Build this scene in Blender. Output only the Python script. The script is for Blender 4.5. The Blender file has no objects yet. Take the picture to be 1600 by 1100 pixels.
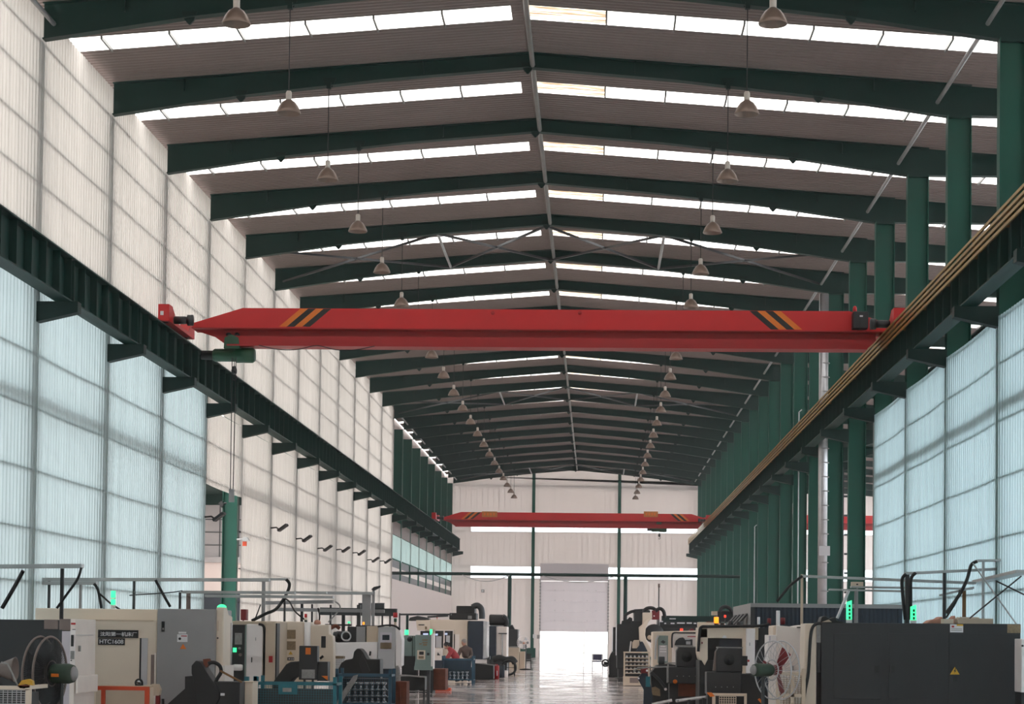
import bpy, bmesh, math, random
from mathutils import Vector, Matrix
random.seed(7)
PI=math.pi
SC=bpy.context.scene
COL=SC.collection

# ------------------------------------------------------------ camera (solved from the building's own lines)
F,PITCH,YAW,ROLL,CX,CY=3118.04,.0348,.0389,.0117,810.38,885.85
EYE=1.7
def ray(px,py):
    u,v=px-CX,CY-py
    c,s=math.cos(ROLL),math.sin(ROLL); u,v=c*u-s*v,s*u+c*v
    x,y,z=u/F,1.0,v/F
    c,s=math.cos(PITCH),math.sin(PITCH); y,z=c*y-s*z,s*y+c*z
    c,s=math.cos(YAW),math.sin(YAW); x,y=c*x-s*y,s*x+c*y
    return x,y,z
def P(px,py,Y):
    """photo measurement -> (x, z) on the cross-section of the hall at distance Y"""
    x,y,z=ray(px,py); t=Y/y; return x*t,EYE+z*t
fw=Vector(ray(CX,CY)).normalized(); rt=(Vector(ray(CX+1000,CY))-Vector(ray(CX,CY))).normalized(); up=rt.cross(fw)
cd=bpy.data.cameras.new('camera'); cam=bpy.data.objects.new('camera',cd); COL.objects.link(cam)
cam.matrix_world=Matrix(((rt.x,up.x,-fw.x,0),(rt.y,up.y,-fw.y,0),(rt.z,up.z,-fw.z,EYE),(0,0,0,1)))
cd.sensor_fit='HORIZONTAL'; cd.sensor_width=36; cd.lens=F/1600*36
cd.shift_x=-(CX-800)/1600; cd.shift_y=(CY-550)/1600
cd.clip_start=.1; cd.clip_end=2000
SC.camera=cam
# ------------------------------------------------------------ overcast sky, exposure
w=bpy.data.worlds.new('sky'); SC.world=w; w.use_nodes=True
bg=w.node_tree.nodes['Background']; bg.inputs[0].default_value=(1,.975,.95,1); bg.inputs[1].default_value=4.2
SC.view_settings.view_transform='Standard'; SC.view_settings.look='None'; SC.view_settings.gamma=1
SC.view_settings.use_curve_mapping=False; SC.view_settings.exposure=0.0

# ------------------------------------------------------------ materials
def C(r,g,b):
    f=lambda v:(v/255/12.92) if v<=10 else ((v/255+.055)/1.055)**2.4
    return (f(r),f(g),f(b),1)
MATS={}
def mat(name,rgb,rough=.6,metal=0,var=.12,scale=3.0,bump=0.0,emit=0,spec=.5,stretch=(1,1,1)):
    m=bpy.data.materials.new(name); m.use_nodes=True; MATS[name]=m
    n=m.node_tree.nodes; l=m.node_tree.links; p=n['Principled BSDF']
    c=C(*rgb)
    p.inputs['Roughness'].default_value=rough; p.inputs['Metallic'].default_value=metal
    p.inputs['Specular IOR Level'].default_value=spec
    if emit:
        p.inputs['Emission Color'].default_value=c; p.inputs['Emission Strength'].default_value=emit
    if var>0:
        tc=n.new('ShaderNodeTexCoord'); mp=n.new('ShaderNodeMapping'); mp.inputs['Scale'].default_value=stretch
        no=n.new('ShaderNodeTexNoise'); no.inputs['Scale'].default_value=scale; no.inputs['Detail'].default_value=5
        cr=n.new('ShaderNodeMapRange'); cr.inputs[1].default_value=.3; cr.inputs[2].default_value=.7
        cr.inputs[3].default_value=1-var; cr.inputs[4].default_value=1+var*.6
        mx=n.new('ShaderNodeVectorMath'); mx.operation='SCALE'; mx.inputs[0].default_value=c[:3]
        l.new(tc.outputs['Object'],mp.inputs[0]); l.new(mp.outputs[0],no.inputs['Vector']); l.new(no.outputs[0],cr.inputs[0])
        l.new(cr.outputs[0],mx.inputs['Scale']); l.new(mx.outputs[0],p.inputs['Base Color'])
        if bump:
            b=n.new('ShaderNodeBump'); b.inputs['Strength'].default_value=bump; b.inputs['Distance'].default_value=.02
            l.new(no.outputs[0],b.inputs['Height']); l.new(b.outputs[0],p.inputs['Normal'])
    else: p.inputs['Base Color'].default_value=c
    return m
def sheet_mat(name,refl,trans,ratio,streak=.15,rough=.45):
    """fibreglass sheet: reflects a little, passes daylight diffusely"""
    m=bpy.data.materials.new(name); m.use_nodes=True; MATS[name]=m
    n=m.node_tree.nodes; l=m.node_tree.links; n.remove(n['Principled BSDF'])
    d=n.new('ShaderNodeBsdfDiffuse'); t=n.new('ShaderNodeBsdfTranslucent'); g=n.new('ShaderNodeBsdfGlossy'); g.inputs['Roughness'].default_value=rough
    tc=n.new('ShaderNodeTexCoord'); mp=n.new('ShaderNodeMapping'); mp.inputs['Scale'].default_value=(1,2.2,.12)
    no=n.new('ShaderNodeTexNoise'); no.inputs['Scale'].default_value=2.2; no.inputs['Detail'].default_value=6
    l.new(tc.outputs['Object'],mp.inputs[0]); l.new(mp.outputs[0],no.inputs['Vector'])
    cr=n.new('ShaderNodeMapRange'); cr.inputs[1].default_value=.3; cr.inputs[2].default_value=.7; cr.inputs[3].default_value=1-streak; cr.inputs[4].default_value=1
    l.new(no.outputs[0],cr.inputs[0])
    for sh,c in((d,C(*refl)),(t,C(*trans))):
        mx=n.new('ShaderNodeVectorMath'); mx.operation='SCALE'; mx.inputs[0].default_value=c[:3]
        l.new(cr.outputs[0],mx.inputs['Scale']); l.new(mx.outputs[0],sh.inputs['Color'])
    a=n.new('ShaderNodeMixShader'); a.inputs[0].default_value=ratio; l.new(d.outputs[0],a.inputs[1]); l.new(t.outputs[0],a.inputs[2])
    b=n.new('ShaderNodeMixShader'); b.inputs[0].default_value=.05; l.new(a.outputs[0],b.inputs[1]); l.new(g.outputs[0],b.inputs[2])
    l.new(b.outputs[0],n['Material Output'].inputs[0]); return m
def clear_mat(name,tint,clear=.75,diff=(200,200,200),dirt=None):
    m=bpy.data.materials.new(name); m.use_nodes=True; MATS[name]=m
    n=m.node_tree.nodes; l=m.node_tree.links; n.remove(n['Principled BSDF'])
    t=n.new('ShaderNodeBsdfTransparent'); t.inputs[0].default_value=C(*tint)
    d=n.new('ShaderNodeBsdfTranslucent'); d.inputs[0].default_value=C(*diff)
    a=n.new('ShaderNodeMixShader'); a.inputs[0].default_value=1-clear
    l.new(t.outputs[0],a.inputs[1]); l.new(d.outputs[0],a.inputs[2])
    if dirt:
        tc=n.new('ShaderNodeTexCoord'); mp=n.new('ShaderNodeMapping'); mp.inputs['Scale'].default_value=(.35,5,1)
        no=n.new('ShaderNodeTexNoise'); no.inputs['Scale'].default_value=2.5; no.inputs['Detail'].default_value=3
        cr=n.new('ShaderNodeValToRGB'); cr.color_ramp.elements[0].position=.44; cr.color_ramp.elements[0].color=C(*dirt)
        cr.color_ramp.elements[1].position=.6; cr.color_ramp.elements[1].color=C(*tint)
        l.new(tc.outputs['Object'],mp.inputs[0]); l.new(mp.outputs[0],no.inputs['Vector']); l.new(no.outputs[0],cr.inputs[0]); l.new(cr.outputs[0],t.inputs[0])
    l.new(a.outputs[0],n['Material Output'].inputs[0]); return m

mat('green_paint',(11,80,66),.5,0,.12,.7,spec=.3)
mat('green_dark',(7,52,46),.55,0,.15,.8,spec=.3)
mat('bracket_green',(10,42,38),.6,spec=.3)
mat('roof_liner',(136,123,118),.6,.15,.1,.5)
mat('galvanised',(170,172,172),.4,.6,.15,3)
mat('brace_steel',(120,120,116),.4,.6,.15,2)
sheet_mat('white_sheet',(218,213,208),(192,187,181),.45)
sheet_mat('blue_sheet',(200,214,214),(172,190,196),.5)
sheet_mat('blue_sheet_right',(200,228,230),(214,240,246),.68)
sheet_mat('teal_band',(225,238,234),(225,240,236),.5)
clear_mat('skylight_pane',(250,250,250),.8)
clear_mat('dirty_pane',(250,240,225),.75,(200,180,150),(90,66,44))
clear_mat('window_glass',(245,250,255),.9)
sheet_mat('end_wall',(240,233,229),(244,238,236),.3,.04)
sheet_mat('white_clad',(240,230,226),(244,236,232),.35,.04)
sheet_mat('door_sheet',(232,226,228),(240,236,238),.3,.04)
mat('grey_wall',(120,116,112),.7)
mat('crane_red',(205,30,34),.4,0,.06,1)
mat('crane_red_dark',(176,26,30),.45,0,.1,1)  # darker copy of the crane red: shade of the girder's recess and underside painted in
mat('crane_orange',(226,120,34),.5,0,0)
mat('stripe_black',(28,26,26),.5,0,0)
mat('plate_gold',(196,128,60),.5,0,.1)
mat('hoist_green',(34,84,58),.4,0,.15,4)
mat('black',(17,18,20),.5,0,.15,4)
mat('char',(34,35,38),.45,0,.12,2)
mat('dark_blue',(26,40,56),.55,0,.15,1)
mat('steel_dark',(60,62,64),.4,.4,.15,4)
mat('grey_cab',(150,148,148),.45,0,.06,2)
mat('grey_lt',(192,190,192),.45,0,.06,2)
mat('lilac',(206,198,206),.45,0,.06,2)
mat('cream',(228,211,192),.45,0,.06,1.5)
mat('cream_lt',(242,230,222),.42,0,.06,1.5)
mat('cream_dark',(204,184,162),.5,0,.1,1.5)
mat('white_paint',(246,238,236),.42,0,.05,2)
mat('brown_plate',(124,108,102),.5,0,.1,3)
mat('orange_paint',(206,74,34),.5,0,.15,4)
mat('orange_label',(230,120,30),.5,0,0)
mat('yellow_label',(214,164,44),.5,0,.1,6)
mat('red_paint',(180,30,34),.45,0,.1,4)
mat('dark_red',(120,22,28),.5,0,.1,4)
mat('teal_paint',(26,110,124),.5,0,.2,5)
mat('blue_paint',(40,82,104),.5,0,.2,5)
mat('navy',(24,38,54),.5,0,.15,3)
mat('rust',(112,58,38),.8,0,.3,6,.3)
mat('machine_green',(126,144,138),.5,0,.08,2)
mat('label_white',(228,226,228),.5,0,.04,12)
mat('label_grey',(150,148,146),.5,0,.2,20)
mat('label_brown',(140,118,90),.5,0,.25,25)
mat('screen',(26,36,50),.2,0,0)
mat('screen_lit',(190,200,235),.3,0,0,emit=.8)
mat('gold',(176,140,70),.35,.7,.15,2)
mat('lamp_shade',(136,116,104),.35,.35,.1,6)
mat('lamp_neck',(206,196,186),.5)
mat('cable',(22,22,24),.6,0,0)
mat('concrete_wall',(225,214,208),.8)
mat('skin',(190,140,115),.6,0,0)
mat('hair',(26,22,22),.7,0,0)
mat('shirt_red',(170,60,66),.8,0,.1,8)
mat('trousers',(40,44,54),.85,0,.1,8)
mat('brown_cloth',(96,80,74),.85,0,.15,8)
mat('cap_grey',(150,140,134),.8,0,.1,8)
mat('led_green',(60,235,150),.4,0,0,emit=1.6)
mat('led_red',(255,60,40),.4,0,0,emit=1.6)
mat('led_orange',(255,140,30),.4,0,0,emit=2.0)
mat('lens_red',(196,36,40),.4,0,0)
mat('glow_white',(235,245,255),.4,0,0,emit=3)
mat('steel_bright',(190,190,192),.25,.85,.1,5)
mat('fan_motor',(44,66,50),.5,0,.12,6)
mat('duct',(190,190,192),.35,.7,.15,3)
mat('wood_brown',(120,84,44),.7,0,.2,6)
mat('pink_tarp',(196,140,120),.8,0,.25,8)
mat('chair_blue',(50,46,74),.7,0,.1,8)
mat('ext_ground',(190,190,186),.9,0,.1,.2)

def floor_material():
    m=bpy.data.materials.new('polished_concrete'); m.use_nodes=True; MATS['floor']=m
    n=m.node_tree.nodes; l=m.node_tree.links; p=n['Principled BSDF']
    tc=n.new('ShaderNodeTexCoord')
    no=n.new('ShaderNodeTexNoise'); no.inputs['Scale'].default_value=.35; no.inputs['Detail'].default_value=6
    mp=n.new('ShaderNodeMapping'); mp.inputs['Scale'].default_value=(.5,1,1)
    l.new(tc.outputs['Object'],mp.inputs[0]); l.new(mp.outputs[0],no.inputs['Vector'])
    cr=n.new('ShaderNodeValToRGB'); cr.color_ramp.elements[0].position=.3; cr.color_ramp.elements[0].color=C(186,172,168)
    cr.color_ramp.elements[1].position=.7; cr.color_ramp.elements[1].color=C(222,210,208)
    l.new(no.outputs[0],cr.inputs[0])
    # slab joints every 6 m
    br=n.new('ShaderNodeTexBrick'); br.inputs['Color1'].default_value=(1,1,1,1); br.inputs['Color2'].default_value=(.93,.93,.93,1); br.inputs['Mortar'].default_value=(.62,.6,.6,1)
    br.inputs['Scale'].default_value=1; br.inputs['Brick Width'].default_value=5; br.inputs['Row Height'].default_value=6; br.inputs['Mortar Size'].default_value=.03; br.offset=0
    l.new(tc.outputs['Object'],br.inputs['Vector'])
    mx=n.new('ShaderNodeMix'); mx.data_type='RGBA'; mx.blend_type='MULTIPLY'; mx.inputs[0].default_value=1
    l.new(cr.outputs[0],mx.inputs[6]); l.new(br.outputs[0],mx.inputs[7]); l.new(mx.outputs[2],p.inputs['Base Color'])
    n2=n.new('ShaderNodeTexNoise'); n2.inputs['Scale'].default_value=.8; n2.inputs['Detail'].default_value=4
    l.new(tc.outputs['Object'],n2.inputs['Vector'])
    rr=n.new('ShaderNodeMapRange'); rr.inputs[1].default_value=.35; rr.inputs[2].default_value=.65; rr.inputs[3].default_value=.07; rr.inputs[4].default_value=.2
    l.new(n2.outputs[0],rr.inputs[0]); l.new(rr.outputs[0],p.inputs['Roughness'])
    b=n.new('ShaderNodeBump'); b.inputs['Strength'].default_value=.05; b.inputs['Distance'].default_value=.02
    n3=n.new('ShaderNodeTexNoise'); n3.inputs['Scale'].default_value=1.3; n3.inputs['Detail'].default_value=3
    l.new(tc.outputs['Object'],n3.inputs['Vector']); l.new(n3.outputs[0],b.inputs['Height']); l.new(b.outputs[0],p.inputs['Normal'])
floor_material()

# ------------------------------------------------------------ mesh helpers
class MB:
    def __init__(s): s.v=[]; s.f=[]; s.sm=[]
    def add(s,v,f,sm=False):
        o=len(s.v); s.v+=[tuple(a) for a in v]; s.f+=[tuple(i+o for i in q) for q in f]; s.sm+=[sm]*len(f); return s
    def box(s,x0,x1,y0,y1,z0,z1):
        if x0>x1:x0,x1=x1,x0
        if z0>z1:z0,z1=z1,z0
        if y0>y1:y0,y1=y1,y0
        return s.add([(x0,y0,z0),(x1,y0,z0),(x1,y1,z0),(x0,y1,z0),(x0,y0,z1),(x1,y0,z1),(x1,y1,z1),(x0,y1,z1)],
            [(0,3,2,1),(4,5,6,7),(0,1,5,4),(1,2,6,5),(2,3,7,6),(3,0,4,7)])
    def prismY(s,pts,y0,y1):
        """polygon in x,z pushed along y"""
        n=len(pts); a=sum(pts[i][0]*pts[(i+1)%n][1]-pts[(i+1)%n][0]*pts[i][1] for i in range(n))
        if a<0: pts=pts[::-1]
        v=[(x,y0,z) for x,z in pts]+[(x,y1,z) for x,z in pts]
        f=[tuple(range(n)),tuple(range(2*n-1,n-1,-1))]+[(i,i+n,(i+1)%n+n,(i+1)%n) for i in range(n)]
        return s.add(v,f)
    def prismX(s,pts,x0,x1):
        n=len(pts); a=sum(pts[i][0]*pts[(i+1)%n][1]-pts[(i+1)%n][0]*pts[i][1] for i in range(n))
        if a>0: pts=pts[::-1]
        v=[(x0,y,z) for y,z in pts]+[(x1,y,z) for y,z in pts]
        f=[tuple(range(n)),tuple(range(2*n-1,n-1,-1))]+[(i,i+n,(i+1)%n+n,(i+1)%n) for i in range(n)]
        return s.add(v,f)
    def tube(s,pts,r,n=8,r2=None,cap=True):
        pts=[Vector(p) for p in pts]; m=len(pts); rs=[r+( (r2 if r2 is not None else r)-r)*i/(m-1) for i in range(m)]
        v=[];ref=None
        for i,p in enumerate(pts):
            d=(pts[min(i+1,m-1)]-pts[max(i-1,0)]).normalized()
            if ref is None: ref=Vector((0,0,1)) if abs(d.z)<.9 else Vector((0,1,0))
            a=d.cross(ref).normalized(); ref=a.cross(d).normalized()
            v+=[p+a*math.cos(2*PI*k/n)*rs[i]+ref*math.sin(2*PI*k/n)*rs[i] for k in range(n)]
        f=[(i*n+k,(i)*n+(k+1)%n,(i+1)*n+(k+1)%n,(i+1)*n+k) for i in range(m-1) for k in range(n)]
        s.add(v,f,n>5)
        if cap: s.add(v[:n],[tuple(range(n-1,-1,-1))]); s.add(v[-n:],[tuple(range(n))])
        return s
    def bar(s,p,q,w,h):
        """rectangular bar between two points"""
        p=Vector(p);q=Vector(q);d=(q-p).normalized(); u=Vector((0,0,1)) if abs(d.z)<.9 else Vector((0,1,0))
        a=d.cross(u).normalized()*w/2; b=a.cross(d).normalized()*h/2
        v=[p-a-b,p+a-b,p+a+b,p-a+b,q-a-b,q+a-b,q+a+b,q-a+b]
        return s.add(v,[(0,3,2,1),(4,5,6,7),(0,1,5,4),(1,2,6,5),(2,3,7,6),(3,0,4,7)])
    def lathe(s,prof,c,axis='z',n=20):
        """prof: (radius, height) pairs"""
        v=[]
        for r,h in prof:
            for k in range(n):
                a=2*PI*k/n; ca,sa=math.cos(a)*r,math.sin(a)*r
                v.append({'z':(c[0]+ca,c[1]+sa,c[2]+h),'y':(c[0]+ca,c[1]+h,c[2]+sa),'x':(c[0]+h,c[1]+ca,c[2]+sa)}[axis])
        m=len(prof)
        f=[(i*n+k,i*n+(k+1)%n,(i+1)*n+(k+1)%n,(i+1)*n+k) for i in range(m-1) for k in range(n)]
        return s.add(v,f,True)
    def torus(s,c,R,r,axis='y',n=28,k=6):
        v=[]
        for i in range(n):
            a=2*PI*i/n
            for j in range(k):
                b=2*PI*j/k; q=R+r*math.cos(b); h=r*math.sin(b); ca,sa=q*math.cos(a),q*math.sin(a)
                v.append({'y':(c[0]+ca,c[1]+h,c[2]+sa),'x':(c[0]+h,c[1]+ca,c[2]+sa),'z':(c[0]+ca,c[1]+sa,c[2]+h)}[axis])
        return s.add(v,[(i*k+j,i*k+(j+1)%k,((i+1)%n)*k+(j+1)%k,((i+1)%n)*k+j) for i in range(n) for j in range(k)],True)
    def put(s,name,m,parent=None,bev=0,local=False,label=None):
        if parent is not None and not local:
            q=parent
            while q.parent: q=q.parent
            L=q.location; vs=[(a-L.x,b-L.y,c-L.z) for a,b,c in s.v]
        else: vs=s.v
        me=bpy.data.meshes.new(name); me.from_pydata(vs,[],s.f); me.update()
        for p_,b_ in zip(me.polygons,s.sm): p_.use_smooth=b_
        bm=bmesh.new(); bm.from_mesh(me)
        if bev:
            bmesh.ops.bevel(bm,geom=[e for e in bm.edges if len(e.link_faces)==2 and e.calc_face_angle(0)>.6],offset=bev,segments=2,affect='EDGES',profile=.6)
        bmesh.ops.recalc_face_normals(bm,faces=bm.faces)
        bm.to_mesh(me); bm.free()
        me.materials.append(MATS[m] if isinstance(m,str) else m)
        o=bpy.data.objects.new(name,me); COL.objects.link(o)
        if parent is not None: o.parent=parent
        if label: o['label']=label
        return o
def tag(o,label,cat,group=None):
    o['label']=label; o['category']=cat
    if group:o['group']=group
    return o
def thing(name,label,cat,loc=(0,0,0),group=None,rz=0):
    o=bpy.data.objects.new(name,None); COL.objects.link(o); o.location=loc; o.rotation_euler=(0,0,rz); o.empty_display_size=.2
    return tag(o,label,cat,group)
def struct(name,loc=(0,0,0)):
    o=bpy.data.objects.new(name,None); COL.objects.link(o); o.location=loc; o['kind']='structure'; return o
def copy_tree(o,parent=None,loc=None,label=None,rz=None):
    c=o.copy(); COL.objects.link(c)
    if parent is not None: c.parent=parent
    if loc is not None: c.location=loc
    if rz is not None: c.rotation_euler=(0,0,rz)
    if label: c['label']=label
    for ch in list(o.children): copy_tree(ch,c)
    return c
ORD='first second third fourth fifth sixth seventh eighth ninth tenth eleventh twelfth thirteenth fourteenth fifteenth sixteenth seventeenth eighteenth nineteenth twentieth twenty-first twenty-second twenty-third twenty-fourth'.split()

# ------------------------------------------------------------ hall dimensions
Y0=40.7; BAY=6.0; K0,K1=-7,20
XL,XR,XC=-11.6,8.1,-1.74
ZE=13.99
def ky(k): return Y0+BAY*k
def ztop(x): return 15.47-.0745*abs(x-XC)
YEND=160.9; YSTART=ky(K0)
XN=26.6      # neighbouring bay, far side

# floor and outside ground
b=MB().box(-30,30,YSTART-2,YEND+.2,-.2,0); fl=b.put('floor','floor'); fl['kind']='structure'
b=MB().add([(-300,-200,-.25),(300,-200,-.25),(300,600,-.25),(-300,600,-.25)],[(0,1,2,3)]); g=b.put('ground','ext_ground'); g['kind']='structure'

# ------------------------------------------------------------ roof
def corr_y(b,y0,y1,xs,zf,pitch=.2,amp=.032):
    """trapezoidal sheet, ribs running along x"""
    n=max(1,round((y1-y0)/pitch)); ys=[]
    for i in range(n):
        a=y0+(y1-y0)*i/n; d=(y1-y0)/n
        ys+=[(a,0),(a+d*.4,0),(a+d*.5,amp),(a+d*.9,amp)]
    ys.append((y1,0))
    v=[(x,y,zf(x)+dz) for x in xs for y,dz in ys]; m=len(ys)
    f=[(i*m+j,(i+1)*m+j,(i+1)*m+j+1,i*m+j+1) for i in range(len(xs)-1) for j in range(m-1)]
    return b.add(v,f)
roof=struct('ceiling')
S0,S1=2.38,3.37
zr=lambda x:ztop(x)+.012
wn=0
for k in range(K0,K1):
    y=ky(k)
    for side,xs in (('left',(XL-.6,XC-.02)),('right',(XC+.02,XN))):
        b=MB()
        corr_y(b,y,y+S0,xs,zr); corr_y(b,y+S1,y+BAY,xs,zr)
        # solid piece beside the ridge
        if side=='left': corr_y(b,y+S0,y+S1,(-2.0,XC-.02),zr)
        else: corr_y(b,y+S0,y+S1,(XC+.02,-1.6),zr)
        b.put('roof_panel','roof_liner',roof)
        wn+=1
        W=struct('window_%d'%wn,(0,y+S0,0))
        if side=='left': edges=[-2.0-1.5*i for i in range(7)]+[XL-.6]
        else: edges=[-1.6,.1]+[.1+1.5*i for i in range(1,6)]+[XR+.6]
        for i in range(len(edges)-1):
            x0,x1=edges[i],edges[i+1]
            dirty=(i==0)
            b=MB().add([(x0,y+S0,zr(x0)+.02),(x1,y+S0,zr(x1)+.02),(x1,y+S1,zr(x1)+.02),(x0,y+S1,zr(x0)+.02)],[(0,1,2,3)])
            b.put('pane','dirty_pane' if dirty and side=='right' else 'skylight_pane',W)
            if i<len(edges)-2:
                MB().box(x1-.02,x1+.02,y+S0,y+S1,zr(x1)-.07,zr(x1)+.01).put('mullion','brace_steel',W)
        if side=='right':
            b=MB()
            xs=[XR+.6+i*3 for i in range(7)]; xs[-1]=XN
            for i in range(6): b.add([(xs[i],y+S0,zr(xs[i])+.02),(xs[i+1],y+S0,zr(xs[i+1])+.02),(xs[i+1],y+S1,zr(xs[i+1])+.02),(xs[i],y+S1,zr(xs[i])+.02)],[(0,1,2,3)])
            b.put('side_pane','skylight_pane',W)
            b=MB()
            for i in range(12): x=XR+1+i*1.5; b.box(x-.02,x+.02,y+S0,y+S1,zr(x)-.07,zr(x)+.01)
            o=b.put('side_mullions','brace_steel',W); o['kind']='stuff'

MB().add([(XC-.1,YSTART,zr(XC)+.03),(XC+.1,YSTART,zr(XC)+.03),(XC+.1,YEND,zr(XC)+.03),(XC-.1,YEND,zr(XC)+.03)],[(0,1,2,3)]).put('ridge_cap','roof_liner',roof)
# rafters ------------------------------------------------------
def rafter_poly(x0,xm,x1,both=True):
    if both: return [(x0,ZE),(x0+3.1,14.46),(x0+6.4,14.84),(xm,15.14),(x1-6.4,14.84),(x1-3.1,14.46),(x1,ZE)]
def make_rafter(Y,label):
    t=thing('roof_rafter',label,'rafter',(XC,Y,ZE),'green roof rafters over the main hall')
    bot=rafter_poly(XL,XC,XR)+[(XR+.56,ZE)]
    MB().prismY(bot+[(XR+.56,ztop(XR+.56)),(XC,ztop(XC)),(XL,ztop(XL))],Y-.008,Y+.008).put('web','green_dark',t)
    for nm,pts in (('bottom_flange',bot),('top_flange',[(XL,ztop(XL)),(XC,ztop(XC)),(XR+.56,ztop(XR+.56))])):
        b=MB()
        for p,q in zip(pts,pts[1:]): b.bar((p[0],Y,p[1]),(q[0],Y,q[1]),.24,.025)
        b.put(nm,'green_dark',t)
    for x in (-8.55,-6.44,-1.74,2.98,5.1):
        zb=(15.14 if x==-1.74 else ztop(x)-.35)
        if abs(x-(-8.55))<.1 or abs(x-5.1)<.1: zb=ztop(x)-.5
        MB().prismY([(x-.16,zb+.12),(x+.16,zb+.12),(x+.1,zb-.06),(x+.02,zb-.15),(x-.02,zb-.15),(x-.1,zb-.06)],Y-.03,Y+.03).put('brace_plate','bracket_green',t)
    for x in (-9.9,-4.2,.8,6.4):     # web stiffeners / splice plates
        MB().box(x-.012,x+.012,Y-.11,Y+.11,ztop(x)-.3,ztop(x)).put('stiffener','green_dark',t)
    return t
for k in range(K0,K1+1):
    Yk=ky(k)+(.5 if k==K0 else 0) if k<K1 else YEND-.5
    lab=('green steel roof rafter, %s one counting back from the top of the photo'%ORD[k]) if k>=0 else 'green steel roof rafter nearer than the photo shows'
    make_rafter(Yk,lab)
    # neighbouring bay's rafter
    t=thing('side_rafter',('green rafter behind the right columns, in line with the %s roof rafter'%ORD[k]) if k>=0 else 'green side bay rafter over the near end, above the picture','rafter',(XR+.55,Yk,ZE),'green rafters over the side bay')
    pts=[(XR+.56,ZE),(XR+3.6,ztop(XR+3.6)-.5),(XR+8,ztop(XR+8)-.35),(XN-3,ztop(XN-3)-.5),(XN,ztop(XN)-.75)]
    MB().prismY(pts+[(XN,ztop(XN)),(XR+.56,ztop(XR+.56))],Yk-.008,Yk+.008).put('web','green_dark',t)
    b=MB()
    for p,q in zip(pts,pts[1:]): b.bar((p[0],Yk,p[1]),(q[0],Yk,q[1]),.24,.025)
    b.put('bottom_flange','green_dark',t)

# ridge strut, eave struts, roof bracing ------------------------
zst=15.12
for k in range(K0,K1):
    lab=ORD[max(0,k)]
    o=MB().tube([(XC+.12,ky(k)+.12,zst+.05),(XC+.12,ky(k+1)-.12,zst+.05)],.06,8).put('ridge_strut','brace_steel')
    tag(o,('grey strut tube under the ridge behind the %s rafter'%lab) if k>=0 else 'grey ridge strut tube over the near end of the hall','strut','ridge strut tubes')
    for nm,x,cnd in (('right',XR-.25,True),('left',XL+.25,k>=12 or k<0)):
        if not cnd: continue
        o=MB().tube([(x,ky(k)+.15,14.28),(x,ky(k+1)-.15,14.28)],.05,8).put('eave_strut','galvanised')
        tag(o,('grey eave strut tube on the %s side behind the %s rafter'%(nm,lab)) if k>=0 else 'grey eave strut tube over the near end of the hall','strut','eave strut tubes')
for k,word in ((4,'above the near red crane'),(11,'beyond the near red crane'),(19,'next to the end wall')):
    ya,yb=ky(k)+.05,ky(k+1)-.05
    xs=[XL+.3,-5.3,XC,2.1,XR-.3]
    for i in range(4):
        t=thing('roof_bracing','crossed tie bars in %s roof field from left, %s'%(ORD[i],word),'bracing',((xs[i]+xs[i+1])/2,(ya+yb)/2,14.8),'crossed roof bracing')
        for a,c in ((xs[i],xs[i+1]),(xs[i+1],xs[i])):
            za,zc=ztop(a)-.36,ztop(c)-.36
            if abs(a-XC)>9: za-=.1
            if abs(c-XC)>9: zc-=.1
            MB().bar((a,ya,za),(c,yb,zc),.07,.07).put('tie_bar','steel_dark',t)
    for x in (-5.3,2.1):
        o=MB().tube([(x,ya,ztop(x)-.36),(x,yb,ztop(x)-.36)],.05,8).put('roof_strut','galvanised')
        tag(o,'grey tube strut %s of the ridge between crossed ties, %s'%('west' if x<0 else 'east',word),'strut','roof strut tubes')

# ------------------------------------------------------------ columns
def col_parts(t,x0,x1,Y,z1,m='green_paint',z0=0,h=.15):
    s=1 if x1>x0 else -1
    MB().box(x0+s*.02,x1-s*.02,Y-.006,Y+.006,z0,z1).put('web',m,t)
    MB().box(x0,x0+s*.02,Y-h,Y+h,z0,z1).put('flange',m,t)
    MB().box(x1-s*.02,x1,Y-h,Y+h,z0,z1).put('flange',m,t)
ZB=8.5; ZT=9.42; XBL,XBR=-11.05,7.5
for k in range(K0,K1+1):
    Y=ky(k)+(.5 if k==K0 else 0) if k<K1 else YEND-.5
    t=thing('steel_column',('green steel column in the right row, %s one from the near end'%ORD[k]) if k>=0 else 'green steel column in the right row nearer than the photo shows','column',(XR+.27,Y,0),'right row of green columns')
    col_parts(t,XR,XR+.55,Y,14.0)
    MB().box(XR+.02,XR+.53,Y-.14,Y+.14,13.93,14.0).put('cap_plate','green_dark',t)
    MB().prismY([(XR,ZB),(XR-.9,ZB),(XR-.9,ZB-.22),(XR,ZB-.42)],Y-.14,Y+.14).put('crane_bracket','bracket_green',t)
    # left row
    if k<12: lab='green steel column behind the left sheeting, at the %s bracket from the near end'%ORD[k] if k>=0 else 'green steel column behind the left sheeting nearer than the photo shows'
    else: lab='bare green column past the end of the left sheeting, %s of them'%ORD[k-12]
    t=thing('steel_column',lab,'column',(XL-.3,Y,0),'left row of green columns')
    xo=-.14 if k<12 else 0
    col_parts(t,XL-.05+xo*.5,XL-.6,Y,14.0,'green_paint',h=.15 if k>=12 or k==4 else .24)
    MB().prismY([(XL+.0,ZB),(XL+.86,ZB),(XL+.86,ZB-.22),(XL+.0,ZB-.42)],Y-.14,Y+.14).put('crane_bracket','bracket_green',t)

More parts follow.
